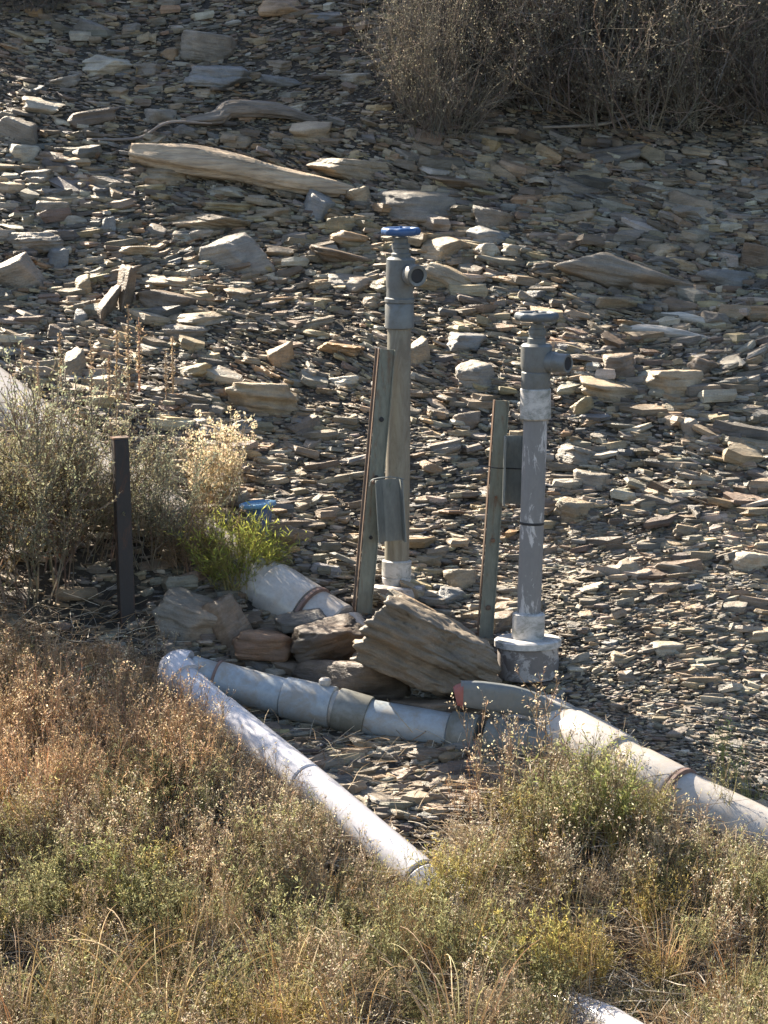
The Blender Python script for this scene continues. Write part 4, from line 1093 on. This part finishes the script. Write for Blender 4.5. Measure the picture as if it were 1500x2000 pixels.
for i, (px, py, top, lb) in enumerate([
    (44, 745, 628, 'short seed stalk nearest the left edge'), (120, 770, 600, 'seed stalk above the big white pipe end'), (180, 790, 655, 'leaning seed stalk between two taller ones'),
    (214, 800, 625, 'dark seed stalk just left of the tallest pair'), (228, 800, 582, 'tall bare seed stalk against the dark upright slab'), (250, 790, 600, 'thick seed stalk right of the tall bare one'),
    (272, 770, 528, 'tallest thinnest seed stalk of the row'), (338, 775, 612, 'seed stalk standing apart on the right of the row'), (325, 790, 690, 'low seed stalk at the right of the row'), (75, 775, 660, 'low seed stalk second from the left edge')]):
    g = foot(px, py); h = (py - top) * mpp(g[1])
    stalk[i % 3].put(g, lb, 'seed stalk', 'tall seed stalks behind the sagebrush', float(h / .52), i * 1.1, (1, .95, .9))

sage[1].put(foot(140, 990), 'small sagebrush directly in front of the big white pipe upper end', 'shrub', 'sagebrush on the left', .42, 2.9, (.95, 1, .95))
for i, (px, py, sc, ln, lb) in enumerate([(1390, 1850, .8, (-35, 40), 'flattened straw tuft above the rock in the lower right weeds'), (1300, 1800, .7, (-20, 55), 'flattened straw tuft left of the right edge green weed'),
    (1450, 1960, .8, (-40, -30), 'bent straw tuft in the bottom right corner'), (640, 1780, .6, (-30, 50), 'flattened straw tuft below the middle of the front pipe')]):
    straws[i % 3].put(foot(px, py), lb, 'grass', 'flattened straw tufts', sc, i * 1.3, (1.15, 1.12, 1.05), ln)

# dry bushes at the top right
for i, (px, py, sc, lb, tint) in enumerate([
    (858, 262, (.52, .52, .74), 'small grey dry bush standing apart, leftmost of the row', (.95, .92, .85)),
    (985, 140, .68, 'dark twiggy bush behind the leftmost dry bush', (.8, .8, .8)),
    (1125, 205, 1.0, 'dense dark bush in the middle of the top row', (.82, .82, .80)),
    (1275, 245, .95, 'dry bush with dark foot above the long sloping slab', (1.0, .95, .85)),
    (1420, 160, 1.1, 'dry bush tinted sunlit brown in the top right corner', (1.4, 1.3, 1.1)),  # lifted tint puts sunlight on the twigs into the colour
    (1530, 235, .9, 'dark dry bush cut off by the right edge', (.9, .85, .8)),
    (1240, 60, 1.2, 'tall bush tinted sunlit pale at the top edge', (1.35, 1.25, 1.1)),  # brighter tint stands for sunlight on this bush
    (1040, 20, 1.1, 'dry bush highest up at the top edge', (.9, .9, .9)),
    (60, 20, .55, 'low dark shrub in the top left corner', (.65, .65, .65)),
    (1475, 20, 1.1, 'dry bush tinted sunlit pale above the top right corner', (1.35, 1.25, 1.05)),  # sunlit look painted in through the tint
    (925, 30, .6, 'thin bush rising behind the leftmost dry bush', (.9, .85, .85))]):
    bush[i % 3].put(foot(px, py), lb, 'bush', 'dry bushes at the top of the slope', sc, i * 1.7, tint)

# weeds that stand out one by one
def standout(kind, px, py, H, hk, lb, cat, group, rz, tint=(1, 1, 1)):
    g = foot(px, py); kind.put(g, lb, cat, group, float(H * mpp(g[1]) / hk), rz, tint)
GW = 'green weeds in the foreground'; BW = 'tall dry weeds in the foreground'; GT = 'grass tufts along the bottom edge'
standout(greenw[0], 250, 1800, 170, .32, 'olive green weed clump in the middle of the brown weeds', 'weed', GW, .5, (1.1, 1.15, .9))
standout(greenw[1], 320, 1860, 150, .32, 'olive weed just right of the largest left clump', 'weed', GW, 1.5)
standout(greenw[2], 1180, 1640, 190, .32, 'bright green weed in front of the big white pipe tee', 'weed', GW, 2.5, (1.05, 1.15, .85))
standout(greenw[3], 1110, 1620, 160, .32, 'green weed left of the bright one by the tee', 'weed', GW, 3.1)
standout(greenw[1], 1235, 1660, 130, .32, 'low green weed below the white pipe joint', 'weed', GW, 4.1, (1.1, 1.05, .8))
standout(greenw[0], 870, 1800, 130, .32, 'green weed at the buried end of the front pipe', 'weed', GW, 5.1, (1.25, 1.15, .7))
standout(greenw[2], 800, 1930, 170, .32, 'green weed clump below the front pipe end', 'weed', GW, .2)
standout(greenw[3], 1070, 1930, 180, .32, 'yellow green weed left of the lower pipe piece', 'weed', GW, 1.2, (1.3, 1.2, .8))
standout(greenw[1], 1440, 1800, 150, .32, 'green weed by the right edge below the big pipe', 'weed', GW, 2.2)
standout(greenw[0], 40, 1660, 140, .32, 'olive weed at the left edge among brown weeds', 'weed', GW, 2.9, (1.15, 1.05, .9))
standout(tall[0], 960, 1600, 230, .46, 'tall dry weed rising in front of the grey lever', 'weed', BW, .5)
standout(tall[1], 1040, 1590, 250, .46, 'tallest dry weed, right of the lever and before the tee', 'weed', BW, 1.5)
standout(tall[2], 1000, 1560, 170, .46, 'dry weed between the two tall ones by the lever', 'weed', BW, 2.5)
standout(tall[0], 905, 1620, 130, .46, 'low reddish dry weed left of the lever weeds', 'weed', BW, 3.5, (1.1, .95, .85))
standout(tall[1], 450, 1490, 130, .46, 'pale seed weed in front of the shaded thin pipe', 'weed', BW, 4.4, (1.2, 1.2, 1.2))
standout(tall[2], 262, 1350, 140, .46, 'brown dry weed just left of the elbow', 'weed', BW, 5.2)
standout(tall[0], 315, 1335, 120, .46, 'dry weed rising directly behind the elbow', 'weed', BW, .9)
standout(tall[1], 1405, 1620, 120, .46, 'thin weed standing before the big pipe at the right', 'weed', BW, 1.9, (.9, 1, .8))
standout(tall[2], 1420, 1250 + 300, 150, .46, 'green stemmed weed behind the big pipe at the right', 'weed', BW, 2.8, (.75, 1.05, .55))
standout(tall[1], 1130, 1650, 210, .46, 'grey green stemmed weed with pale heads left of the pipe tee', 'weed', BW, 1.1, (.8, .95, .75))
standout(tall[2], 1205, 1670, 200, .46, 'pale headed weed in front of the big pipe tee', 'weed', BW, 2.1, (.95, 1, .85))
standout(tall[0], 1300, 1730, 190, .46, 'pale headed weed below the joint of the big pipe', 'weed', BW, 3.1, (1.05, 1.05, .95))
standout(tall[1], 1395, 1745, 180, .46, 'straw coloured weed overlapping the big pipe near the right edge', 'weed', BW, 4.1)
standout(tall[2], 1090, 1760, 200, .46, 'white seeded weed in the middle of the right weeds', 'weed', BW, 5.1, (1.2, 1.2, 1.15))
standout(arch[0], 150, 2075, 290, .45, 'arching straw grass at the bottom left', 'grass', GT, .3)
standout(arch[1], 30, 2050, 270, .45, 'arching grass cut off by the left edge', 'grass', GT, 1.3)
standout(arch[0], 330, 2090, 300, .45, 'upright straw grass right of the bottom rock', 'grass', GT, 2.3, (1.1, 1.1, 1))
standout(arch[1], 560, 2070, 250, .45, 'arching grass under the front pipe end', 'grass', GT, 3.6)
standout(arch[0], 690, 2085, 280, .45, 'arching straw grass in the bottom middle', 'grass', GT, 4.2)
standout(arch[1], 900, 2085, 300, .45, 'arching straw grass left of the lower pipe piece', 'grass', GT, 5.4)
standout(arch[1], 1290, 1900, 150, .45, 'loose straw grass above the lower pipe piece', 'grass', GT, 2.0, (1.1, 1.1, 1.1))
standout(straws[2], 465, 1178, 85, .42, 'dead straw hanging below the green spiky tuft', 'grass', 'dead grass by the pipe', .7, (.6, .6, .6))
standout(straws[0], 600, 1330 + 250, 80, .42, 'low straw tuft beside the front pipe on bare soil', 'grass', GT, .7, (.9, .9, .9))
standout(straws[1], 1470, 1570, 90, .42, 'grass tuft at the right edge behind the big pipe', 'grass', GT, 1.7, (.7, .85, .5))

# ------------------------------------------------------------------ the mass of weeds and litter
def mass(name, kinds, N, seed, weight, hscale, label, tintf, cat, yr=(-3.2, 1.2), xr=(-2.3, 2.3), hmin=.18, hmax=1.15):
    g = np.random.default_rng(seed)
    base = [k.one() for k in kinds]
    Vs, Ps, Cs, n = [], [], [], 0; made = 0
    while made < N:
        x = g.uniform(*xr); y = g.uniform(*yr); z = float(hbase(np.array([x]), np.array([y]))[0])
        px, py = project(np.array([x, y, z]))
        top = float(veg_top(px)); room = (py - top) * mpp(y)
        if 1300 < py < 1760:   # beside the pipe only low growth
            pxp = np.interp(py, [1300, 1392, 1520, 1694, 1760], [340, 436, 600, 815, 900])
            if px < pxp: room = min(room, (pxp - px) * mpp(y) * .62 + .03)
        if room < .02: made += .02; continue
        w = weight(px, py)
        if g.uniform() > w: made += .02; continue
        V, polys, C = base[g.integers(len(base))]
        H0 = hscale[0]
        s = min(g.uniform(hscale[1], hscale[2]), room / H0 * .95)
        if 1120 < px < 1330 and py > 1935: s = min(s, .25)
        if s * H0 < .04: made += .02; continue
        a = g.uniform(0, 6.283); ca, sa = math.cos(a), math.sin(a)
        lean = g.normal(0, .12, 2)
        sw = max(s, .55)
        Q = np.stack([(V[:, 0] * ca - V[:, 1] * sa) * sw + V[:, 2] * s * lean[0], (V[:, 0] * sa + V[:, 1] * ca) * sw + V[:, 2] * s * lean[1], V[:, 2] * s], -1) + [x, y, z]
        Vs.append(Q.astype(np.float32)); Cs.append((C * tintf(px, py, g)).astype(np.float32))
        Ps += [p + n for p in polys]; n += len(V); made += 1
    ob = link(name, mesh_np(name, np.concatenate(Vs), [np.concatenate(Ps)], np.concatenate(Cs), False), M_PLANT)
    return tag(ob, label, cat, kind='stuff')

def tint_brown(px, py, g):
    k = g.uniform(.75, 1.3)
    gold = np.array([1.15, 1.05, .98]) if (px < 420 and py < 1650) else np.array([1.0, 1.0, 1.0])
    if px > 850: gold = np.array([.95, .98, 1.0])
    return gold * k
mass('dry_undergrowth', brown + tall, 760, 31, lambda px, py: np.clip(1.0 if px < 700 else .6, 0, 1) * (1 if py < 1780 else .4), (.34, .35, .85), 'dense brown dry weeds covering the foreground bank', tint_brown, 'undergrowth')
mass('green_undergrowth', greenw, 330, 32, lambda px, py: .95 if (px > 840 and py > 1500) else (.95 if (py > 1690 and px < 1000) else (.75 if (130 < px < 420 and 1540 < py < 1860) else .08)), (.32, .35, .85), 'olive green weeds mixed through the foreground bank',
     lambda px, py, g: np.array([1.0, 1.0, 1.0]) * g.uniform(.7, 1.3) * (np.array([1.2, 1.0, .75]) if g.uniform() < .25 else 1), 'undergrowth')
mass('straw_grass', straws, 300, 33, lambda px, py: .9 if py > 1780 else (.75 if px < 420 else .4), (.42, .3, .8), 'thin straw coloured grass among the weeds', lambda px, py, g: np.array([1, 1, 1.0]) * g.uniform(.6, 1.25), 'grass')

def litter(name, N, seed, label):
    g = np.random.default_rng(seed)
    x = g.uniform(-2.4, 2.4, N * 3); y = g.uniform(-3.2, .4, N * 3); z = hbase(x, y)
    px, py = project(np.stack([x, y, z], -1))
    tp = veg_top(px)
    k = (py > tp + 10) | ((px > 420) & (px < 1000) & (py > 1440) & (g.uniform(0, 1, N * 3) < .13)) | ((py > tp - 60) & (px < 330) & (g.uniform(0, 1, N * 3) < .4))
    x, y, z, px = [q[k][:N] for q in (x, y, z, px)]; n = len(x)
    an = g.uniform(0, 6.283, n)
    d = np.stack([np.cos(an), np.sin(an) * .7, g.normal(.12, .16, n) + np.sin(an) * .25], -1)
    P = stems(g, np.stack([x, y, z + g.uniform(0, 1, n) ** 2 * .10], -1), d, g.uniform(.04, .20, n), 5, .12, .06)
    rad = np.linspace(1, .5, 5)[None] * g.uniform(.0009, .0024, (n, 1))
    V, q = tubes(P, rad)
    cc = np.where(g.uniform(0, 1, (n, 1)) < .45, np.array([[.50, .40, .27]]), np.where(g.uniform(0, 1, (n, 1)) < .5, np.array([[.28, .19, .11]]), np.array([[.62, .56, .46]]))) * g.uniform(.6, 1.2, (n, 1))
    ob = link(name, mesh_np(name, V, [q], np.repeat(cc, 15, axis=0), False), M_PLANT)
    return tag(ob, label, 'straw litter', kind='stuff')
litter('straw_litter', 30000, 51, 'broken straw and twigs lying over the foreground soil')
